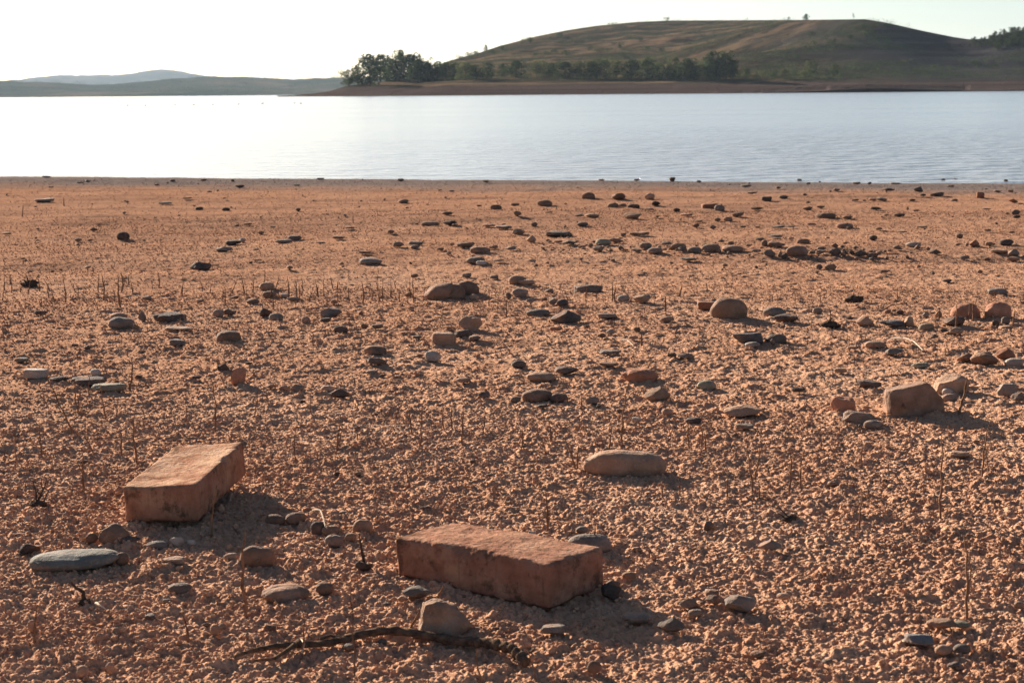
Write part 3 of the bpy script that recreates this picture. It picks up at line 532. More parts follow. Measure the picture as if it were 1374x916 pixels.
def brick(name, label, pos, yaw, rx, ry, dims, sgn, mat, kind, seed):
    Lx, Wy, Hz = dims; s = .0022
    nx, ny, nz = int(Lx / s), int(Wy / s), int(Hz / s); idx = {}; V = []; Fc = []
    def vid(i, j, k):
        q = (i, j, k)
        if q not in idx: idx[q] = len(V); V.append((i / nx, j / ny, k / nz))
        return idx[q]
    for i in range(nx):
        for j in range(ny):
            Fc.append((vid(i, j, nz), vid(i + 1, j, nz), vid(i + 1, j + 1, nz), vid(i, j + 1, nz)))
            Fc.append((vid(i, j, 0), vid(i, j + 1, 0), vid(i + 1, j + 1, 0), vid(i + 1, j, 0)))
    for i in range(nx):
        for k in range(nz):
            Fc.append((vid(i, 0, k), vid(i + 1, 0, k), vid(i + 1, 0, k + 1), vid(i, 0, k + 1)))
            Fc.append((vid(i, ny, k), vid(i, ny, k + 1), vid(i + 1, ny, k + 1), vid(i + 1, ny, k)))
    for j in range(ny):
        for k in range(nz):
            Fc.append((vid(0, j, k), vid(0, j, k + 1), vid(0, j + 1, k + 1), vid(0, j + 1, k)))
            Fc.append((vid(nx, j, k), vid(nx, j + 1, k), vid(nx, j + 1, k + 1), vid(nx, j, k + 1)))
    U = np.array(V); P = U * np.array(dims); c = np.array(dims) / 2; rr = .0042
    # rounded, worn edges
    q = P - c; inner = np.clip(q, -(c - rr), c - rr); dlt = q - inner; ln = np.linalg.norm(dlt, axis=1)
    m = ln > 1e-9; q[m] = inner[m] + dlt[m] / ln[m, None] * np.minimum(ln[m], rr)[:, None]; P = q + c
    nrm = q / np.linalg.norm(q / c, axis=1)[:, None] / c; nrm /= np.linalg.norm(nrm, axis=1)[:, None]
    e = np.sort(np.minimum(P, np.array(dims) - P), axis=1)[:, 1]      # distance to nearest edge
    ew = np.exp(-(e / .006) ** 2)
    big = n3(P, 18, seed); mid = n3(P, 60, seed + 3); fi = n3(P, 190, seed + 7)
    disp = .0016 * big + .0011 * mid + .0006 * fi - ew * .008 * np.clip(n3(P, 24, seed + 11) - .02, 0, 1) - ew * .0006 * np.clip(n3(P, 90, seed + 12), 0, 1) - ew * .0012
    top = sstep(.85, 1.0, U[:, 2])
    if kind == 'rough':
        disp += top * (.0004 * n3(P, 75, seed + 20) + .0004 * fi + .0016 * big) - top * .0006 * mid
        P[:, 2] += top * (-.004 * sstep(.72, 1, U[:, 0]) * 0 + .003 * np.sin(U[:, 0] * 3.1))
    else:
        dish = (1 - (2 * U[:, 1] - 1) ** 2) * (.25 + .75 * np.sin(np.clip(U[:, 0], 0, 1) * 3.14)) 
        P[:, 2] -= top * .0065 * dish
        P[:, 2] += top * (.003 * (1 - U[:, 1]) - .0035 * sstep(.5, 1, U[:, 1]) * sstep(.55, 1, U[:, 0]) * (1 + n3(P, 30, seed + 31)))
        gro = np.abs(n3(P * np.array([.35, 1.6, 1]), 60, seed + 40)); disp -= top * .0007 * np.exp(-(gro / .04) ** 2) * (big > -.1)
        disp -= top * .0006 * mid
    P = P + nrm * disp[:, None]
    P[:, 1] *= sgn
    if sgn < 0: Fc = [t[::-1] for t in Fc]
    Rm = Matrix.Rotation(yaw, 3, 'Z') @ Matrix.Rotation(ry, 3, 'Y') @ Matrix.Rotation(rx, 3, 'X')
    o = mesh_np(name, P, Fc, mat); o.matrix_world = Matrix.Translation(pos) @ Rm.to_4x4()
    tag(o, label, 'brick', 'old clay bricks on the ground')
    return o
bm1 = brick_mat('fired_clay', (.255, .125, .082), (.33, .185, .128), (.135, .064, .042), .22)
bm2 = brick_mat('pale_fired_clay', (.30, .145, .09), (.40, .225, .145), (.18, .085, .05), .95)
zA = float(H0(.04, 1.8)); zB = float(H0(-.45, 2.25))
brick('brick', 'nearest solid red brick with rough stained top, lying front centre', (.042, 1.793, .0), 2.463, .045, .039, (.253, .114, .056), -1, bm1, 'rough', 3.3)
brick('brick', 'left solid brick with a smooth dished pale top, lying end on', (-.45, 2.176, .006), 1.465, -.024, -.03, (.25, .112, .054), 1, bm2, 'dish', 8.8)
# ------------------------------------------------------------------ dry stalks, twigs and the fallen branch
def wood_mat(name, a, b_, sc=60):
    m, nt, b = new_mat(name); tc = N(nt, 'ShaderNodeTexCoord'); P = tc.outputs['Object']
    mp = N(nt, 'ShaderNodeMapping'); mp.inputs['Scale'].default_value = (sc, sc * 3, sc); nt.links.new(P, mp.inputs[0])
    nt.links.new(ramp(nt, noise_node(nt, mp.outputs[0], 1, 5, .7), [(.35, a), (.65, b_)]), b.inputs['Base Color'])
    bump(nt, b, noise_node(nt, P, 500, 4, .7), .001); return m
M['stalk'] = wood_mat('dry_stalk', (.10, .057, .036), (.27, .155, .095))
M['straw'] = wood_mat('pale_straw', (.45, .34, .24), (.62, .50, .38))
M['bark'] = wood_mat('grey_bark', (.04, .027, .020), (.15, .098, .066), 90)
M['root'] = wood_mat('dark_root', (.04, .03, .024), (.11, .075, .055), 90)
def vertical_pt(px, py, g):
    """point seen at px,py standing at the same forward distance as g"""
    r = ray(px, py); t = g.y / r.y
    return Vector((r.x * t, g.y, CH + r.z * t))
def stalk(bx, by, tx, ty, th, mat='stalk', seed=0, lean=0.0, label=None, group='dry stalks standing in the soil', name='dry_stalk', fork=False):
    g = ground_at(bx, by); p1 = vertical_pt(tx, ty, g); p1.y += lean * (p1.z - g.z)
    r = random.Random(seed); n = 9; L_ = (p1 - g).length; s = g.y / F
    pts = []; rad = []
    a = r.uniform(-.05, .05); ph = r.uniform(0, 6)
    for i in range(n + 1):
        t = i / n; q = g.lerp(p1, t)
        q.x += a * L_ * math.sin(t * 3.14) + L_ * .012 * math.sin(t * 17 + ph); q.y += .5 * a * L_ * math.sin(t * 3.14 + 1) 
        pts.append(q); rad.append(th * s * .46 * (1.1 - .72 * t) * (1.25 if i in (3, 6) else 1))
    pts[0].z -= .006
    parts = [tube(pts, rad, 6, .2, seed)]
    if fork or (L_ > .05 and r.random() < .35):
        k = r.choice([2, 3, 4, 5]); d = Vector((r.choice((-1, 1)) * r.uniform(.3, .6), r.uniform(-.3, .3), 1)).normalized(); l2 = L_ * r.uniform(.25, .45)
        q = [pts[k] + d * l2 * t / 4 for t in range(5)]
        parts.append(tube(q, [rad[k] * .7 * (1 - .16 * t) for t in range(5)], 5, .2, seed + 1))
    V, Fc = join(parts); o = bpy.data.objects.new(name, bpy.data.meshes.new(name))
    base = tuple(g); o.data.from_pydata([(v[0] - base[0], v[1] - base[1], v[2] - base[2]) for v in V], [], Fc); o.location = base
    o.data.materials.append(M[mat]); C.objects.link(o)
    tag(o, label, 'dry stalk', group); return o
ST = """112 661 112 607 4|100 582 63 510 3|125 607 110 580 2.6|185 619 182 547 3|163 614 163 582 3|57 612 52 572 2.6|174 523 175 480 3|105 552 108 520 2.4|101 544 101 507 2|120 530 119 505 2|142 562 137 513 2.4|157 560 158 533 2|288 578 281 503 2.4|341 560 347 520 2|249 569 249 540 2|397 621 396 577 2.4|452 602 459 562 2.4|405 660 404 634 2|283 597 283 587 2|284 717 294 647 4|7 620 8 595 2|22 624 22 604 2|192 573 192 555 2|417 557 416 538 1.8
564.5 604 567 539 2.6|620 597 622 544 2.8|607 575 607 544 2.4|595.7 575 594.7 547 2.4|552 582 548 547 2.4|530 560 542 534 2|647.5 584 650 544 2.2|525 557 525 540 2|453 602 458 564 2.2|480 590 480 570 2|492 604 492.5 577 2|701 599 701 570 2|739.6 592 739 575 4|733 611 724.6 584 2.2|771.4 626 758 589 3.4|775 626 777 597 3|818 602 821.6 570 2.6|810 600 807 587 2|835 595.6 844.4 513.6 2.8|550 654 544 627 2.6|734.6 709 732 657.5 4|781 549 781 527 2.6|476 515 475 507 3|867 502 875 483 2.6|462 709 468 691 2.6
925 600 924 564 2.8|941 600 945 566 2.6|946.5 604 949 579 2.4|1011 660 1004 595 3|1013 640 1018 589.5 2.6|1019 669 1019 647 2.4|1059 661 1058.7 596.6 3|1074 649 1075 611 2.8|1156 625 1156 593 2.2|976 669 976 636 2.6|1164 667 1166 651 2.4|1153 708 1162 661 3.4|1261 695.5 1271 589.5 3.6|1318 638 1325 562.5 3|1326 636 1320 604 2|1286 555 1300 507 4|1227 571 1230 559 2.4|912 661 910.6 632.6 2|889 666 889 645 2
331.4 824 333 703.4 5|47 862.5 52 809 4|252 857 246 824 4|404 881 407.8 820.6 3.4|477 904 467 784 3|646 911 639 867.5 3|582 815.6 595.7 784 5.5|550.5 842 564 817 4.5|719.5 911 699.5 854 2.6|800 742 799 703 3.6|1297 831 1296.4 719.6 4.4|1300 800 1301 723 2.4|1277 857 1279 841 2.6
162 411 161 370 3|822 404 822 378 2.2|825 404 826 386 2|487 407 486 380 2.4|524 398 524 380 2|656 408 656 385 2|680 423 681 400 2.2|1113 438 1113 413 2.6|893 417 893 398 3.4|1283 441 1284 408 3|1301 428 1301 406 2.6|1306 430 1306 407 2.6|1359 437 1361 415 3|861 461 861 448 3.5|786 398 787 384 2|30 290 30 275 1.5|474 297 474 288 1.6|86 275 86 266 1.5|1260 427 1261 416 2.4"""
sk = [tuple(map(float, t.split())) for t in ST.replace('\n', '|').split('|')]
rs = random.Random(5)
for k in range(84):     # the faint rows of stubble in the middle distance
    if k < 64: x = 3 + 560 * rs.random() ** 1.15; y = rs.gauss(395, 8)
    else: x = rs.uniform(560, 1374); y = rs.gauss(402, 12)
    hh = rs.uniform(9, 28) if k < 64 else rs.uniform(7, 16)
    sk.append((round(x, 1), round(y, 1), round(x + rs.gauss(0, 2.5), 1), round(y - hh, 1), rs.uniform(1.3, 2.0)))
SPST = {(331.4, 824): 'tallest thick straight stalk rising before the cobble at the lower left', (1261, 695.5): 'long upright reddish stalk leaning right, at the right of the photo', (1297, 831): 'tall straight stalk nearest the lower right corner', (582, 815.6): 'thick pale stub leaning right, right behind the chunky pinkish stone', (550.5, 842): 'short thick stub leaning against the chunky pinkish stone', (284, 717): 'reddish stalk leaning before the right side of the left brick', (1286, 555): 'red curved stalk rising right of the squared rusty rock', (835, 595.6): 'long thin stalk standing behind the long tan cobble', (734.6, 709): 'dark knobbly stalk behind the nearest brick', (100, 582): 'long thin stalk leaning left above the left brick', (800, 742): 'straight orange stalk in front of the cobble behind the nearest brick'}
allm = [((k[0], k[1]), v) for k, v in lmk] if False else lmk
def st_label(x, y, h):
    big = 'tall' if h > 55 else 'short' if h < 24 else 'thin'
    near = sorted(allm, key=lambda q: math.hypot(q[0][0] - x, (q[0][1] - y) * 2.2))[:8]
    for form in ('{b} dry stalk {r} {n}', '{b} brown dry stalk {r} {n}', 'faint {b} dry stalk {r} {n}', 'bare {b} dry stalk {r} {n}', 'brittle {b} dry stalk {r} {n}'):
        for k, nm in near:
            L_ = form.format(b=big, r=rel(x - k[0], y - k[1], 6), n=nm)
            if L_ not in used and len(L_.split()) <= 16: used.add(L_); return L_
for k, (bx, by, tx, ty, th) in enumerate(sk):
    stalk(bx, by, tx, ty, th, 'stalk', 40 + k, random.uniform(-.25, .25), SPST.get((bx, by)) or st_label(bx, by, by - ty))

def lying(ptsx, th, mat, name, label, cat, lift=.004, sides=6, seed=0):
    """a thin thing lying on the ground along photo pixels"""
    P = [ground_at(a, b) for a, b in ptsx]; Q = []
    for i in range(len(P) - 1):
        for t in range(4): Q.append(P[i].lerp(P[i + 1], t / 4))
    Q.append(P[-1]); n = len(Q)
    s = P[0].y / F
    for i, q in enumerate(Q): q.z += lift + th * s * .5 + .6 * lift * math.sin(i / (n - 1) * 3.14)
    rad_ = [th * s * .5 * (1 - .6 * i / (n - 1)) for i in range(n)]
    V, Fc = tube(Q, rad_, sides, .25, seed); me = bpy.data.meshes.new(name); me.from_pydata(V, [], Fc); me.materials.append(M[mat])
    o = bpy.data.objects.new(name, me); C.objects.link(o); tag(o, label, cat, None); return o
lying([(1196, 462), (1212, 465), (1226, 470), (1238, 478)], 3, 'straw', 'straw', 'arched pale straw lying below the tan rounded stones at right', 'straw', .012)
lying([(833, 462), (842, 465), (850, 470)], 3, 'straw', 'straw', 'short pale straw lying right of centre, above the red tile slab', 'straw', .008)
lying([(420, 697), (431, 704), (437, 719)], 3.4, 'straw', 'straw', 'bent pale straw over the dark pebbles between the two bricks', 'straw', .012)
lying([(129, 817), (134, 824), (143, 826)], 4, 'straw', 'straw', 'curled pale straw by the dark root clump at lower left', 'straw', .006)
lying([(1205, 716), (1216, 707), (1232, 697)], 3.4, 'stalk', 'twig', 'reddish twig lying flat, at the right above the tallest corner stalk', 'twig', .008)
lying([(343, 762), (362, 756), (384, 750)], 4, 'stalk', 'twig', 'brown twig lying right of the cobble by the tall stalk', 'twig', .006)
lying([(1185, 420), (1196, 415), (1215, 412)], 2.4, 'stalk', 'twig', 'thin twig lying left of the stalk fronted boulder', 'twig', .006)
lying([(1214, 559), (1203, 552), (1196, 534)], 4, 'stalk', 'twig', 'curved twig propped against the squared rusty rock', 'twig', .014)

def root_plant(x, y, label, arms, seed):
    """withered plant: a dark clump with bent stems"""
    g = ground_at(x, y); o = bpy.data.objects.new('withered_plant', None); o.location = g; C.objects.link(o); o.empty_display_size = .02
    tag(o, label, 'withered plant', 'withered plants rooted in the soil'); s = g.y / F; r = random.Random(seed)
    v, f = ico(3); v = v * (1 + .7 * n3(v, 1.9, seed) + .4 * n3(v, 5, seed))[:, None] * np.array([11, 8, 5]) * s
    c = mesh_np('root_clump', v + np.array([0, 0, 2 * s]), f, M['root'], o)
    parts = []
    for dx, dy, th in arms:
        p1 = vertical_pt(x + dx, y + dy, g) - g; mid = p1 * .5 + Vector((r.gauss(0, 3), r.gauss(0, 4), r.gauss(0, 3))) * s
        q = [Vector((0, 0, 0)), p1 * .2 + Vector((r.gauss(0, 2), 0, 1)) * s, mid, p1 * .75, p1]
        parts.append(tube(q, [th * s * .5 * k for k in (1.2, 1, .8, .6, .35)], 6, .3, seed))
    V, Fc = join(parts); me = bpy.data.meshes.new('stems'); me.from_pydata(V, [], Fc); me.materials.append(M['root'])
    st = bpy.data.objects.new('stems', me); C.objects.link(st); st.parent = o
root_plant(52, 678, 'dark branching withered plant left of the left brick', [(-2, -24, 3.5), (10, -32, 3), (-8, -34, 2.5), (14, -20, 2.5), (4, -38, 2)], 1)
root_plant(116, 809, 'dark root clump with a thick stem leaning left, at the lower left', [(-21, -29, 6), (8, -6, 3)], 2)
root_plant(1062, 697, 'dark flattened plant lying open, right of the middle foreground', [(-18, -8, 3.5), (-32, -22, 2.6), (22, 8, 2.6), (8, -10, 3), (30, 3, 2)], 3)
root_plant(489, 762, 'bent dark root left of the nearest brick', [(-7, -46, 4.5), (-5, -25, 3), (5, 2, 3), (-14, -14, 2.4)], 4)
root_plant(1113, 438, 'small sprouting dry tuft left of the tan pointed stone', [(4, -14, 2), (-4, -12, 2), (7, -10, 1.6)], 5)
root_plant(1145, 404, 'distant dark dry tuft above the tan pointed stone', [(1, -13, 2.2), (8, -3, 2), (-4, -5, 2)], 6)
root_plant(40, 383, 'dark bent tuft in the stubble near the left edge', [(-5, -14, 2.2), (-10, -8, 2), (4, -10, 1.8)], 7)

# fallen branch
bp = [(316, 884, 4), (335, 881, 7), (356, 878, 9), (378, 873, 10), (398, 869, 11), (430, 866, 11), (460, 862, 12), (485, 858, 13), (507, 856, 13), (530, 856, 13), (557, 858, 14), (585, 860, 14), (607, 863, 14), (632, 866, 15), (654, 870, 15), (672, 876, 16), (688, 882, 17), (698, 889, 20), (705, 896, 18)]
P = []; rd = []
for i, (a, b, w) in enumerate(bp):
    g = ground_at(a, b); s = g.y / F; g.y -= .006; g.z += .004 + w * s * .4 + .003 * math.sin(i * .9); P.append(g); rd.append(w * s * .43)
Q = []; RQ = []
for i in range(len(P) - 1):
    for t in range(8):
        q = P[i].lerp(P[i + 1], t / 8); k = i + t / 8
        tw = 1 + (.16 * math.sin(k * 9.5) if k > 13 else .05 * math.sin(k * 5)); Q.append(q); RQ.append((rd[i] + (rd[i + 1] - rd[i]) * t / 8) * tw)
Q.append(P[-1]); RQ.append(rd[-1] * .8)
V, Fc = tube(Q, RQ, 16, .38, 2, .09)
br = empty('fallen_branch', P[6]); tag(br, 'dark dead branch lying across the front, its thick end to the right', 'branch')
inv = Vector(P[6])
def part(name, V, Fc, mat, par):
    me = bpy.data.meshes.new(name); me.from_pydata([tuple(Vector(v) - inv) for v in V], [], Fc); me.materials.append(M[mat])
    me.polygons.foreach_set('use_smooth', [True] * len(Fc)); o = bpy.data.objects.new(name, me); C.objects.link(o); o.parent = par; return o
part('bark', V, Fc, 'bark', br)
def sidetwig(pts, w0, mat):
    q = []
    for a, b in pts:
        g = ground_at(a, b); g.z += .008; q.append(g)
    s = q[0].y / F
    V, Fc = tube(q, [w0 * s * .5 * (1 - .2 * i) for i in range(len(q))], 7, .3, 3); part('side_twig', V, Fc, mat, br)
sidetwig([(402, 869), (388, 880), (368, 893), (341, 895)], 8, 'bark')
sidetwig([(404, 868), (408, 872), (405, 884)], 5, 'straw')
sidetwig([(430, 866), (444, 861), (462, 866)], 5, 'bark')
sidetwig([(700, 890), (712, 884), (716, 879)], 5, 'bark')

# ------------------------------------------------------------------ water
m, nt, b = new_mat('lake_water'); g_ = N(nt, 'ShaderNodeNewGeometry'); P_ = g_.outputs['Position']
b.inputs['Base Color'].default_value = (.24, .25, .265, 1); b.inputs['Roughness'].default_value = .18; b.inputs['IOR'].default_value = 1.33; b.inputs['Specular IOR Level'].default_value = .5
def wav(sx, sy, detail, rough=.5, rot=0.0):
    mp = N(nt, 'ShaderNodeMapping'); mp.inputs['Scale'].default_value = (sx, sy, 1); mp.inputs['Rotation'].default_value = (0, 0, rot); nt.links.new(P_, mp.inputs[0])
    return noise_node(nt, mp.outputs[0], 1, detail, rough)
patch = ramp(nt, wav(.012, .09, 3, .55), [(.36, (.12, .12, .12)), (.58, (1, 1, 1))])
sx_ = N(nt, 'ShaderNodeSeparateXYZ'); nt.links.new(P_, sx_.inputs[0])
# the bay is calmer to the left near the beach and rippled to the right
calm = N(nt, 'ShaderNodeMapRange'); calm.inputs['From Min'].default_value = -2.5; calm.inputs['From Max'].default_value = 3.0; calm.inputs['To Min'].default_value = .5; calm.inputs['To Max'].default_value = 1.0
nt.links.new(sx_.outputs['X'], calm.inputs['Value'])
h1 = math_n(nt, 'MULTIPLY', wav(1.1, 3.2, 3, .5, .10), 1.0); h2 = math_n(nt, 'MULTIPLY', wav(3.5, 8, 3, .55, -.12), .35)
hh = math_n(nt, 'MULTIPLY', math_n(nt, 'ADD', h1, h2), patch); hh = math_n(nt, 'MULTIPLY', hh, calm.outputs[0])
nearw = N(nt, 'ShaderNodeMapRange'); nearw.inputs['From Min'].default_value = 11; nearw.inputs['From Max'].default_value = 34; nearw.inputs['To Min'].default_value = 1; nearw.inputs['To Max'].default_value = 0
nt.links.new(sx_.outputs['Y'], nearw.inputs['Value'])
shoal = math_n(nt, 'MULTIPLY', math_n(nt, 'MULTIPLY', wav(2.8, 5.0, 3, .5, .22), 2.6), math_n(nt, 'MULTIPLY', nearw.outputs[0], math_n(nt, 'MULTIPLY', calm.outputs[0], calm.outputs[0])))
hh = math_n(nt, 'ADD', hh, shoal)
bump(nt, b, hh, .045); M['water'] = m
xs = np.array([-9000, -3000, -800, -200, -60, -20, -8, 0, 8, 20, 60, 200, 800, 3000, 9000.]); ys = np.array([8.5, 14, 25, 60, 150, 400, 1000, 3000, 9500.])
XX, YY = np.meshgrid(xs, ys); V = np.stack([XX, YY, XX * 0 + WATER_Z], -1).reshape(-1, 3)
i = np.arange(len(ys) - 1)[:, None] * len(xs); j = np.arange(len(xs) - 1)[None, :]
w = mesh_np('water', V, np.stack([i + j, i + j + 1, i + len(xs) + j + 1, i + len(xs) + j], -1).reshape(-1, 4), M['water'], smooth=False); tag(w, kind='structure')

# ------------------------------------------------------------------ far land
def level(px, py):
    """photo pixel -> (tan azimuth, tan elevation)"""
    r = ray(px, py); return r.x / r.y, r.z / r.y
def sky_profile(pts):
    q = sorted(level(a, b) for a, b in pts); return np.array([p[0] for p in q]), np.array([p[1] for p in q])
HILL = [(395, 128), (420, 125.5), (440, 123), (462, 116), (500, 111), (560, 104), (598, 83), (620, 77), (640, 72), (670, 62), (720, 49), (760, 41), (800, 35), (850, 30), (895, 28), (960, 27.5), (1080, 27), (1160, 26), (1180, 29), (1200, 33), (1240, 42), (1280, 50), (1300, 53), (1325, 52), (1350, 45), (1374, 40), (1420, 33), (1500, 26), (1600, 20), (1800, 14)]
ta, te = sky_profile(HILL)
def terrain_grid(name, a0, a1, na, rr, fn, mat, kind='structure'):
    aa = np.linspace(a0, a1, na); A_, R_ = np.meshgrid(aa, rr); X_ = A_ * R_; Y_ = R_ + 0 * A_
    Z_ = fn(A_, R_, X_, Y_); V = np.stack([X_, Y_, Z_], -1).reshape(-1, 3); n = len(aa)
    i = np.arange(len(rr) - 1)[:, None] * n; j = np.arange(n - 1)[None, :]
    Fc = np.stack([i + j, i + j + 1, i + n + j + 1, i + n + j], -1).reshape(-1, 4)
    o = mesh_np(name, V, Fc, mat); tag(o, kind=kind)
    bvh = BVHTree.FromPolygons([tuple(p) for p in V], [tuple(map(int, q)) for q in Fc]); return o, bvh
aT = lambda px: level(px, 120)[0]
def hill_fn(A_, R_, X_, Y_):
    tel = np.interp(A_, ta, te)
    # shore distance and crest distance by azimuth
    r0 = np.interp(A_, [aT(380), aT(440), aT(600), aT(1000), aT(1374), aT(1900)], [500, 468, 440, 430, 425, 420])
    rc = np.interp(A_, [aT(380), aT(460), aT(560), aT(640), aT(760), aT(1100), aT(1250), aT(1374), aT(1900)], [520, 520, 600, 760, 880, 900, 860, 700, 640])
    hc = np.maximum(tel * rc + CH, .05)
    band = np.minimum(3.0, hc * .85) ; rb = r0 + 26
    t = np.clip((R_ - r0) / 26, 0, 1); z = WATER_Z - 1.2 * (R_ < r0 - 6) + band * t - .02
    u = np.clip((R_ - rb) / (rc - rb), 0, 1)
    right = sstep(aT(850), aT(1240), A_ + .07 * fbm(X_ / 70, Y_ / 45, 261, 4))
    prof_l = .10 * sstep(0, .2, u) + .9 * (.35 * u + .65 * sstep(.12, 1.0, u))
    prof_r = .86 * sstep(-.06, .30, u) + .14 * u
    prof = prof_l * (1 - right) + prof_r * right; prof /= 1.0
    z = z + (hc - band) * prof
    # terraces and gullies
    k = sstep(.05, .3, u) * sstep(1.0, .8, u)
    z = z + k * (hc / 38) * (3.0 * fbm(X_ / 90, Y_ / 55, 201, 4) + 3.2 * fbm(X_ / 26, Y_ / 22, 211, 4) + 1.8 * fbm(X_ / 9, Y_ / 6, 222, 3))
    z = z + sstep(.0, .05, u) * .25 * fbm(X_ / 6, Y_ / 6, 241, 3)
    z = np.where(R_ > rc, hc - (R_ - rc) * .06 - ((R_ - rc) / 60) ** 2 * .3, z)
    # keep the silhouette at the profile
    z = np.where((R_ <= rc), np.minimum(z, tel * R_ + CH + .0), z)
    return z
def hill_mat():
    m, nt, b = new_mat('dry_hill'); g = N(nt, 'ShaderNodeNewGeometry'); P = g.outputs['Position']
    def sc(x, y, z=1):
        mp = N(nt, 'ShaderNodeMapping'); mp.inputs['Scale'].default_value = (x, y, z); nt.links.new(P, mp.inputs[0]); return mp.outputs[0]
    c = ramp(nt, noise_node(nt, sc(.008, .02, .02), 1, 5, .6), [(.34, (.046, .036, .023)), (.46, (.085, .06, .035)), (.56, (.13, .085, .052)), (.70, (.095, .056, .04))])
    c = mix(nt, c, (.028, .026, .017), ramp(nt, noise_node(nt, sc(.016, .05, .08), 1, 6, .68), [(.47, (0, 0, 0)), (.53, (.9, .9, .9))]))
    c = mix(nt, c, (.040, .033, .021), ramp(nt, noise_node(nt, sc(.12, .18, .2), 1, 4, .7), [(.49, (0, 0, 0)), (.60, (.8, .8, .8))]))
    sx = N(nt, 'ShaderNodeSeparateXYZ'); nt.links.new(P, sx.inputs[0])
    mr = N(nt, 'ShaderNodeMapRange'); mr.inputs['From Min'].default_value = 2.2; mr.inputs['From Max'].default_value = 3.4
    zz = math_n(nt, 'ADD', sx.outputs['Z'], math_n(nt, 'MULTIPLY', math_n(nt, 'SUBTRACT', noise_node(nt, sc(.06, .06), 1, 4), .5), 2.0)); nt.links.new(zz, mr.inputs['Value'])
    bare = ramp(nt, noise_node(nt, sc(.01, .05, 1.2), 1, 5, .6), [(.35, (.042, .029, .025)), (.55, (.064, .045, .038)), (.7, (.05, .042, .039))])
    c = mix(nt, bare, c, mr.outputs[0])
    # lower right flank: rock tones with its shade put into the colour
    rk = N(nt, 'ShaderNodeMapRange'); rk.inputs['From Min'].default_value = 72; rk.inputs['From Max'].default_value = 120; nt.links.new(sx.outputs['X'], rk.inputs['Value'])
    lo = N(nt, 'ShaderNodeMapRange'); lo.inputs['From Min'].default_value = 30; lo.inputs['From Max'].default_value = 17; nt.links.new(zz, lo.inputs['Value'])
    rock = ramp(nt, noise_node(nt, sc(.02, .06, .35), 1, 6, .7), [(.35, (.022, .021, .023)), (.55, (.04, .036, .038)), (.72, (.075, .068, .068))])
    c = mix(nt, c, rock, math_n(nt, 'MULTIPLY', math_n(nt, 'MULTIPLY', rk.outputs[0], lo.outputs[0]), math_n(nt, 'MULTIPLY', mr.outputs[0], .92)))
    nt.links.new(c, b.inputs['Base Color'])
    bump(nt, b, math_n(nt, 'ADD', noise_node(nt, sc(.5, .5, .5), 1, 5, .7), noise_node(nt, sc(.12, .12, .12), 1, 3)), .9)
    return m
M['hill'] = hill_mat()
rr = np.concatenate([np.array([405, 415.]), np.arange(420, 530, 2.5), np.arange(530, 960, 4), np.arange(960, 1500, 40)])
hill, hbvh = terrain_grid('hill', aT(372), aT(1374) + .55, 620, rr, hill_fn, M['hill'])

def far_mat(name, a, b_, c_, s):
    m, nt, b = new_mat(name); g = N(nt, 'ShaderNodeNewGeometry'); mp = N(nt, 'ShaderNodeMapping'); mp.inputs['Scale'].default_value = (s, s * 1.0, s * 6); nt.links.new(g.outputs['Position'], mp.inputs[0])
    nt.links.new(ramp(nt, noise_node(nt, mp.outputs[0], 1, 6, .65), [(.4, a), (.52, b_), (.66, c_)]), b.inputs['Base Color']); return m
M['far'] = far_mat('wooded_far_slope', (.022, .027, .016), (.045, .045, .028), (.10, .075, .05), .006)
RID = [(-500, 112), (-200, 108), (-60, 109), (0, 110), (12, 108.5), (30, 111), (70, 111.5), (130, 115), (150, 114), (190, 110.5), (230, 107), (270, 104.5), (300, 104), (350, 106), (400, 107), (440, 105), (470, 104), (520, 102), (600, 104), (700, 108)]
MTN = [(-500, 112), (-100, 110), (25, 107), (50, 104), (100, 102.5), (150, 101.5), (180, 99), (200, 95), (220, 93.5), (245, 95.5), (270, 101), (300, 103.5), (330, 103.8), (380, 105.5), (440, 106), (600, 105), (900, 104)]
def far_fn(prof, r0, rc, rough):
    xa, xe = sky_profile(prof)
    def fn(A_, R_, X_, Y_):
        hc = np.maximum(np.interp(A_, xa, xe) * rc + CH, 1); u = np.clip((R_ - r0) / (rc - r0), 0, 1)
        z = WATER_Z - .5 * (u <= 0) + hc * (.10 * sstep(0, .06, u) + .9 * sstep(0, 1.1, u) / sstep(0, 1.1, np.array(1.0)))
        z = z + sstep(0, .15, u) * rough * (fbm(X_ / 260, Y_ / 160, 301, 4) * 1.2 + .5 * fbm(X_ / 30, Y_ / 30, 311, 3))
        z = np.where(R_ > rc, z - (R_ - rc) * .05, z)
        return np.where(R_ <= rc, np.minimum(z, np.interp(A_, xa, xe) * R_ + CH + rough * .25 * fbm(X_ / 14, R_ / 40, 5, 2)), z)
    return fn
rg, rbvh = terrain_grid('far_hills', aT(0) - .25, aT(700), 700, np.concatenate([np.arange(2050, 2700, 16), np.arange(2700, 3600, 90)]), far_fn(RID, 2080, 2650, 9), M['far'])
mt, _ = terrain_grid('far_mountain', aT(0) - .3, aT(1000), 420, np.concatenate([np.arange(5000, 6300, 60), np.arange(6300, 7400, 160)]), far_fn(MTN, 5050, 6200, 26), M['far'])

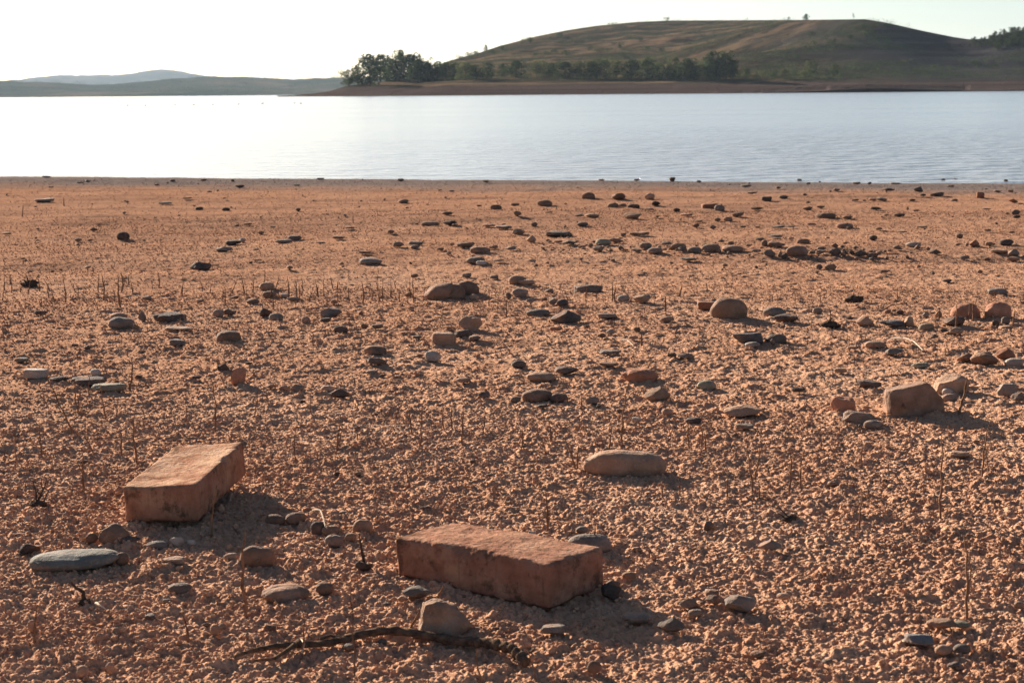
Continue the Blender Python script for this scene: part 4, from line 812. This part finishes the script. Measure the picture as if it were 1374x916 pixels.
# ------------------------------------------------------------------ trees
def foliage_mat(name, a, b_, lt):
    m, nt, b = new_mat(name); g = N(nt, 'ShaderNodeNewGeometry'); oi = N(nt, 'ShaderNodeObjectInfo')
    c = ramp(nt, noise_node(nt, g.outputs['Position'], .45, 4, .7), [(.36, a), (.55, b_), (.72, lt)])
    hs = N(nt, 'ShaderNodeHueSaturation'); nt.links.new(c, hs.inputs['Color']); nt.links.new(math_n(nt, 'ADD', math_n(nt, 'MULTIPLY', oi.outputs['Random'], .5), .75), hs.inputs['Value'])
    tr = N(nt, 'ShaderNodeBsdfTranslucent'); nt.links.new(hs.outputs[0], tr.inputs[0]); ms = N(nt, 'ShaderNodeMixShader'); ms.inputs[0].default_value = .3
    nt.links.new(hs.outputs[0], b.inputs['Base Color']); nt.links.new(b.outputs[0], ms.inputs[1]); nt.links.new(tr.outputs[0], ms.inputs[2])
    nt.links.new(ms.outputs[0], nt.nodes['Material Output'].inputs['Surface']); return m
M['leaf_d'] = foliage_mat('dark_leaves', (.026, .040, .020), (.045, .062, .028), (.08, .10, .04))
M['leaf_m'] = foliage_mat('green_leaves', (.040, .052, .024), (.068, .083, .035), (.11, .122, .05))
M['leaf_l'] = foliage_mat('light_leaves', (.062, .070, .032), (.095, .105, .045), (.14, .145, .062))
M['trunk'] = wood_mat('tree_bark', (.05, .04, .03), (.12, .095, .07), 2)
def crown_mesh(seed, shape, n):
    """unit tree (height 1): leaf clumps spread in several uneven lobes"""
    r = np.random.default_rng(seed)
    if shape == 'poplar': lobes = [(r.normal(0, .035), r.normal(0, .035), z, .14 + .05 * math.sin((z - .2) * 4), .12) for z in np.linspace(.14, .9, 9)]
    elif shape == 'round': lobes = [(r.normal(0, .15), r.normal(0, .15), z, r.uniform(.15, .25), .15) for z in np.linspace(.10, .80, 13)] + [(0, 0, .86, .12, .1)]
    elif shape == 'sparse': lobes = [(r.normal(0, .12), r.normal(0, .12), z, r.uniform(.05, .10), .08) for z in np.linspace(.35, .92, 9)]
    else: lobes = [(r.normal(0, .25), r.normal(0, .25), r.uniform(.2, .6), r.uniform(.2, .38), .3) for _ in range(6)]
    V = []; Fc = []
    for q in range(n):
        l = lobes[r.integers(len(lobes))]; d = r.normal(0, 1, 3); d /= np.linalg.norm(d); rad_ = r.uniform(.35, 1) ** .5
        c = np.array([l[0] + d[0] * l[3] * rad_, l[1] + d[1] * l[3] * rad_, l[2] + d[2] * l[4] * rad_])
        s = r.uniform(.014, .034) * (1.6 if shape == 'bush' else 1)
        a = r.normal(0, 1, 3); a /= np.linalg.norm(a); bb = np.cross(a, r.normal(0, 1, 3)); bb /= np.linalg.norm(bb)
        k = len(V); V += [c + a * s, c + bb * s * .9, c - a * s * .9, c - bb * s]; Fc.append((k, k + 1, k + 2, k + 3))
    V = np.array(V); V[:, 2] = np.maximum(V[:, 2], .02); return V, np.array(Fc)
TREE = {}
def tree_proto(kind, seed):
    V, Fc = crown_mesh(seed, kind, {'poplar': 800, 'round': 1700, 'sparse': 260, 'bush': 340}[kind])
    cm = bpy.data.meshes.new('crown'); cm.from_pydata([tuple(v) for v in V], [], [tuple(map(int, f)) for f in Fc])
    parts = [tube([(0, 0, -.03), (.008, 0, .2), (-.006, .01, .5), (.004, 0, .8)], [.028, .022, .014, .005], 7)]
    r = random.Random(seed)
    for k in range(6):
        z = r.uniform(.25, .65); a = r.uniform(0, 6.28); l = r.uniform(.1, .2); parts.append(tube([(0, 0, z), (l * .5 * math.cos(a), l * .5 * math.sin(a), z + .08), (l * math.cos(a), l * math.sin(a), z + .2)], [.011, .008, .003], 5))
    V, Fc = join(parts); tm = bpy.data.meshes.new('trunk'); tm.from_pydata(V, [], Fc); tm.materials.append(M['trunk']); return cm, tm
for kd in ('poplar', 'round', 'sparse', 'bush'): TREE[kd] = [tree_proto(kd, 60 + 7 * q + len(kd)) for q in range(4)]
_cache = {}
def plant(kind, q, pos, hgt, wid, leaf, label, cat, group, name):
    cm, tm = TREE[kind][q % 4]
    if (kind, q % 4, leaf) not in _cache:
        c2 = cm.copy(); c2.materials.clear(); c2.materials.append(M[leaf]); _cache[(kind, q % 4, leaf)] = c2
    root = empty(name, pos); root.scale = (wid, wid, hgt); root.rotation_euler = (0, 0, random.uniform(0, 6.28)); tag(root, label, cat, group)
    c = bpy.data.objects.new('crown', _cache[(kind, q % 4, leaf)]); t = bpy.data.objects.new('trunk', tm)
    for o in (c, t): C.objects.link(o); o.parent = root
    return root
def hit(px, py, bvh=None):
    r = ray(px, py).normalized(); h = (bvh or hbvh).ray_cast(Vector((0, 0, CH)), r)
    return h[0]
KW = {'poplar': .34, 'round': .62, 'sparse': .5, 'bush': 1.1}
TR = """468 112 23 12 round m|480 111 27 14 round l|497 111 43 24 round d|511 110 38 18 round d|520 109 33 13 poplar d|528 110 31 17 round d|539 109 43 15 round m|551 109 37 23 round d|560 109 37 11 poplar d|562 111 31 24 round d|573 109 27 14 round d|576 108 31 12 sparse l|588 107 25 18 round d|598 107 24 15 round m|611 107 24 15 round m|625 107 26 17 round l|639 107 22 16 round m|655 106 24 13 round d|674 104 20 12 round m|693 104 25 17 round d|720 102 21 14 round l|730 101 20 11 poplar l|741 103 20 13 round m|758 105 24 19 round d|777 105 25 16 round l|792 106 26 14 round m|801 106 27 11 poplar m|811 106 29 16 round l|827 105 27 15 round l|848 106 28 19 round d|869 107 32 20 round m|883 105 23 13 round l|897 107 21 13 round d|905 106 31 15 round l|921 108 32 22 round d|935 106 20 14 round m|948 106 28 14 round l|957 107 42 19 round d|966 106 31 12 poplar d|974 107 40 14 poplar l|983 107 29 11 poplar d|1002 105 14 8 round m|1053 106 15 10 round l|1081 104 14 12 round l|1089 98 18 11 round l|1121 101 17 9 round m|1040 104 10 9 round m"""
trees = []
for t in TR.replace('\n', '|').split('|'):
    t = t.split(); trees.append((float(t[0]), float(t[1]), float(t[2]), float(t[3]), t[4], t[5]))
trees.sort()
TA = [(468, 'the outermost tree of the left clump'), (497, 'the tallest tree of the left clump'), (576, 'the sparse thin tree'), (693, 'the isolated dark tree above the bank'), (758, 'the broad dark green tree in the row'), (848, 'the dark tree with the light crown top'), (921, 'the wide dark tree of the row'), (957, 'the tallest dark tree of the row'), (1081, 'the lime green shrub tree'), (1121, 'the lone olive tree on the dark slope')]
ORD = ['first', 'second', 'third', 'fourth', 'fifth', 'sixth', 'seventh', 'eighth']
TL = {468: 'small olive tree, outermost at the left end of the far clump', 497: 'tallest dark tree in the left end clump across the water', 576: 'sparse thin tree, sky showing through, right of the left clump', 693: 'isolated dark tree above the far bank, gaps both sides', 758: 'broad dark green tree in the far shore row', 848: 'dark tree with light crown top in the far shore row', 921: 'wide dark tree left of the tallest pair in the row', 957: 'tallest dark tree of the far shore row', 974: 'tall slim light topped tree beside the tallest dark tree', 1081: 'lime green low tree on the dark right slope', 1121: 'lone olive tree farthest right on the dark lower slope', 1089: 'light tree just behind and above the lime green one'}
TN = {'d': 'dark', 'm': 'mid green', 'l': 'light green'}
for k, (x, y, h, w, kd, lf) in enumerate(trees):
    p = hit(x, y)
    if p is None: p = hit(x, y + 4)
    s = p.y / F; lab = TL.get(int(x))
    if not lab:
        best = min(TA, key=lambda a: abs([int(q[0]) for q in trees].index(a[0]) - k)); ia = [int(q[0]) for q in trees].index(best[0]); d = k - ia
        lab = f"{TN[lf]} tree, {ORD[abs(d) - 1]} {'right' if d > 0 else 'left'} of {best[1]}"
    plant(kd, k, p, (1 if x < 600 else .95) * h * s, (1.5 if x < 600 else 1.4) * w * s / KW[kd], 'leaf_' + lf, lab, 'tree', 'trees along the far shore', 'shore_tree')
# crest trees and bushes
CR = [(895, 29, 6, 9, 'bush', 'rounded bush standing on the crest left of the summit line'), (1058, 28, 5.5, 5, 'bush', 'small round bush on the hilltop, left of the lollipop tree'), (1081, 28, 8, 7, 'round', 'lollipop shaped lone tree on the hilltop skyline'), (1145, 27, 8, 4, 'sparse', 'tiny slender lone tree at the right end of the hilltop'), (1003, 28.5, 4, 2, 'sparse', 'very thin sapling on the middle of the hilltop'), (652, 68, 8, 5, 'round', 'small upright tree on the left slope skyline'), (816, 36, 4, 4, 'bush', 'small bush on the crest, left one of two near'), (823, 36, 4, 7, 'bush', 'wider bush on the crest, right one of two near')]
for k, (x, y, h, w, kd, lab) in enumerate(CR):
    a, e = level(x, y); rc = float(np.interp(a, [aT(380), aT(460), aT(560), aT(640), aT(760), aT(1100), aT(1250), aT(1374), aT(1900)], [520, 520, 600, 760, 880, 900, 860, 700, 640]))
    R0 = rc - 3; hz = float(hill_fn(np.array([[a]]), np.array([[R0]]), np.array([[a * R0]]), np.array([[R0]]))[0, 0]); s = R0 / F
    plant(kd, k, Vector((a * R0, R0, hz - .2)), h * s * 1.1, w * s / KW[kd], 'leaf_d', lab, 'bush' if kd == 'bush' else 'tree', None, 'crest_bush' if kd == 'bush' else 'crest_tree')
# ridge wood at the right
k = 0
for row in range(5):
    for q in range(13):
        x = 1303 + q * 6.5 + random.uniform(-2, 2); yy = np.interp(x, [1300, 1325, 1350, 1374, 1400], [54, 53, 46, 42, 38]) + row * 4.0
        if x > 1392 or (x < 1330 and row > 2 - 0 * q): continue
        p = hit(x, yy + 1.2)
        if p is None: continue
        s = p.y / F; hh = random.uniform(6.5, 10) * (.6 if x < 1325 else 1); k += 1
        plant('round', k, p, hh * s, hh * s * 1.15 / KW['round'] * .62, 'leaf_d', 'dark tree of the small wood on the right hand ridge', 'tree', 'trees of the wood on the right ridge', 'ridge_tree')
BU = """701 59 5 8|711 58 7 10|750 50 5 10|739 52 3 5|845 53 5 9|859 56 5 10|876 49 3 5|824 61 4 6|832 65 6 10|674 67 5 7|992 51 4 6|1087 47 4 8|1093 61 5 9|1070 78 4 6|1120 59 6 12|632 78 8 11|673 67 4 6|662 73 5 13|640 76 6 9|617 80 5 9|1160 38 5 12|1172 38 5 11|1187 37 5 9|1153 40 4 8|1163 48 5 10|1140 53 5 9|790 68 5 12|805 70 5 12|815 70 5 10|745 72 5 12|760 74 6 13|733 74 5 12|720 75 4 10|870 68 5 10|885 70 5 10|835 76 5 9|1143 95 5 6|1151 94 4 6|1063 101 8 9|1015 106 7 10|1027 105 6 10|1036 107 6 9|992 106 6 10|1100 104 6 8|1110 98 4 7|1175 96 4 8|1190 99 4 8|1230 95 4 9|1255 92 4 9|1310 88 5 14|1335 92 5 12|1215 84 4 10"""
BAN = [(705, 58, 'the left slope bushes'), (750, 50, 'the high left slope bushes'), (845, 53, 'the upper middle slope bushes'), (992, 51, 'the lone bush below the summit'), (1087, 47, 'the bush below the lollipop tree'), (1165, 38, 'the bush clump on the right shoulder'), (640, 76, 'the hill foot bushes'), (760, 73, 'the scrub above the shore row'), (1025, 105, 'the low shore bushes'), (1147, 95, 'the two pale dots on the slope'), (1320, 90, 'the scrub at the right edge')]
bul = [tuple(map(float, t.split())) for t in BU.split('|')]
for k, (x, y, h, w) in enumerate(bul):
    p = hit(x, y)
    if p is None: continue
    s = p.y / F; nm = min(BAN, key=lambda q: math.hypot(q[0] - x, 1.5 * (q[1] - y)))
    grp = [q for q in bul if min(BAN, key=lambda a: math.hypot(a[0] - q[0], 1.5 * (a[1] - q[1]))) == nm]; grp.sort(); i_ = grp.index((x, y, h, w))
    lab = f"dark hill bush, {ORD[i_]} from the left among {nm[2]}" if len(grp) > 1 and i_ < 8 else f"dark hill bush at {nm[2]}"
    plant('bush', k, p, h * s * 1.5, 1.35 * w * s / KW['bush'], 'leaf_l' if nm[2].startswith('the two pale') else ('leaf_m' if k % 3 == 0 else 'leaf_d'), ' '.join(lab.split()[:16]), 'bush', 'bushes on the hillside', 'hill_bush')
# scrub of the slopes: one mass
def scrub(name, n, px0, px1, py0, py1, smin, smax, bvh, label, seed, thr, mats):
    r = random.Random(seed); V = []; Fc = []; base = crown_mesh(seed, 'bush', 26)
    for q in range(n):
        x = r.uniform(px0, px1); y = r.uniform(py0, py1)
        p = hit(x, y, bvh)
        if p is None: continue
        if float(fbm(np.array([p.x / 45.]), np.array([p.y / 22.]), 401, 3)[0]) < thr: continue
        s = r.uniform(smin, smax); b = len(V); a = r.uniform(0, 6.28); ca, sa = math.cos(a), math.sin(a)
        for v in base[0]: V.append((p.x + s * (v[0] * ca - v[1] * sa), p.y + s * (v[0] * sa + v[1] * ca), p.z + s * .55 * v[2]))
        Fc += [tuple(int(i) + b for i in f) for f in base[1]]
    o = mesh_np(name, V, Fc, M[mats], smooth=False); tag(o, label, 'scrub', kind='stuff'); return o
scrub('hill_scrub', 6500, 600, 1400, 28, 108, 1.2, 4.2, hbvh, 'low dark scrub in patches over the brown hillside', 3, .0, 'leaf_d')
scrub('bank_scrub', 900, 466, 1130, 101, 110, 1.2, 3.2, hbvh, 'low green undergrowth at the foot of the shore trees', 4, -.3, 'leaf_m')
scrub('far_woodland', 1500, -60, 480, 104, 127, 8, 17, rbvh, 'hazy woodland covering the low ridge beyond the lake', 5, -.08, 'leaf_d')

# ------------------------------------------------------------------ water birds: tiny specks on the lake
def bird_mesh():
    v, f = ico(2); body = v * np.array([.055, .028, .024]) + np.array([0, 0, .018]); body[:, 2] += np.where(v[:, 0] < -.6, .008, 0)
    hd = ico(1)[0] * .013 + np.array([.052, 0, .058]); nk = tube([(.042, 0, .02), (.05, 0, .042), (.052, 0, .056)], [.012, .009, .008], 6); bk = tube([(.062, 0, .058), (.08, 0, .055)], [.005, .001], 5)
    return join([([tuple(p) for p in body], [tuple(map(int, q)) for q in f]), ([tuple(p) for p in hd], [tuple(map(int, q)) for q in ico(1)[1]]), nk, bk])
V, Fc = bird_mesh(); bme = bpy.data.meshes.new('water_bird'); bme.from_pydata(V, [], Fc); bme.materials.append(M['root'])
BX = [(171, 142), (195, 142.3), (235, 141.5), (260, 141), (286, 141), (320, 140.5), (352, 139.5), (395, 139), (404, 139.5)]
for k, (x, y) in enumerate(BX):
    r = ray(x, y); t = (WATER_Z - CH) / r.z; o = bpy.data.objects.new('water_bird', bme); o.location = (r.x * t, r.y * t, WATER_Z); sc_ = 1.4 * r.y * t / 110; o.scale = (sc_,) * 3; o.rotation_euler = (0, 0, k * 1.1); C.objects.link(o)
    tag(o, f"tiny dark bird afloat on the far water, {ORD[k] if k < 8 else 'last'} from the left of the line", 'bird', 'birds floating in a line')

# ------------------------------------------------------------------ haze
bm = bmesh.new(); bmesh.ops.create_cube(bm, size=1); me = bpy.data.meshes.new('haze'); bm.to_mesh(me); bm.free()
hz = bpy.data.objects.new('haze', me); hz.scale = (9600, 9000, 206); hz.location = (0, 4200, 98); C.objects.link(hz); tag(hz, 'thin pale haze filling the air over the lake', 'haze', kind='stuff')
m = bpy.data.materials.new('haze'); m.use_nodes = True; nt = m.node_tree; nt.nodes.remove(nt.nodes['Principled BSDF'])
pv = nt.nodes.new('ShaderNodeVolumePrincipled'); pv.inputs['Color'].default_value = (.66, .83, 1, 1); pv.inputs['Density'].default_value = HAZE; pv.inputs['Anisotropy'].default_value = 0
nt.links.new(pv.outputs[0], nt.nodes['Material Output'].inputs['Volume']); me.materials.append(m)

# ------------------------------------------------------------------ sun, sky, camera
SUN_EL, SUN_AZ = R(17.5), R(-33)          # azimuth from straight ahead, negative = left
w = bpy.data.worlds.new('World'); bpy.context.scene.world = w; w.use_nodes = True; nt = w.node_tree; bg = nt.nodes['Background']
sk_ = nt.nodes.new('ShaderNodeTexSky'); sk_.sky_type = 'NISHITA'; sk_.sun_disc = False; sk_.sun_elevation = SUN_EL; sk_.sun_rotation = SUN_AZ
sk_.air_density = 1.0; sk_.dust_density = 2.2; sk_.ozone_density = 2.5; sk_.altitude = 900
nt.links.new(sk_.outputs[0], bg.inputs[0]); bg.inputs[1].default_value = SKY
ld = bpy.data.lights.new('sun', 'SUN'); ld.energy = SUN; ld.angle = R(.6); ld.color = (1, .89, .76)
lo = bpy.data.objects.new('sun', ld); C.objects.link(lo)
dv = Vector((math.sin(SUN_AZ) * math.cos(SUN_EL), math.cos(SUN_AZ) * math.cos(SUN_EL), math.sin(SUN_EL)))
lo.rotation_euler = dv.to_track_quat('Z', 'Y').to_euler(); lo.location = (0, 0, 20)
cd = bpy.data.cameras.new('camera'); cam = bpy.data.objects.new('camera', cd); C.objects.link(cam)
cd.sensor_width = 36; cd.lens = 36 * F / 1374; cd.clip_start = .05; cd.clip_end = 30000
cam.matrix_world = Matrix.Translation((0, 0, CH)) @ Matrix.Rotation(math.pi / 2 - PITCH, 4, 'X') @ Matrix.Rotation(-ROLL, 4, 'Z')
cd.dof.use_dof = True; cd.dof.focus_distance = 2.9; cd.dof.aperture_fstop = 20
sc = bpy.context.scene; sc.camera = cam
sc.view_settings.view_transform = 'Standard'; sc.view_settings.look = 'None'; sc.view_settings.exposure = EXPO; sc.view_settings.gamma = 1
sc.render.engine = 'CYCLES'; sc.cycles.max_bounces = 6; sc.cycles.volume_bounces = 1; sc.cycles.caustics_reflective = False; sc.cycles.caustics_refractive = False
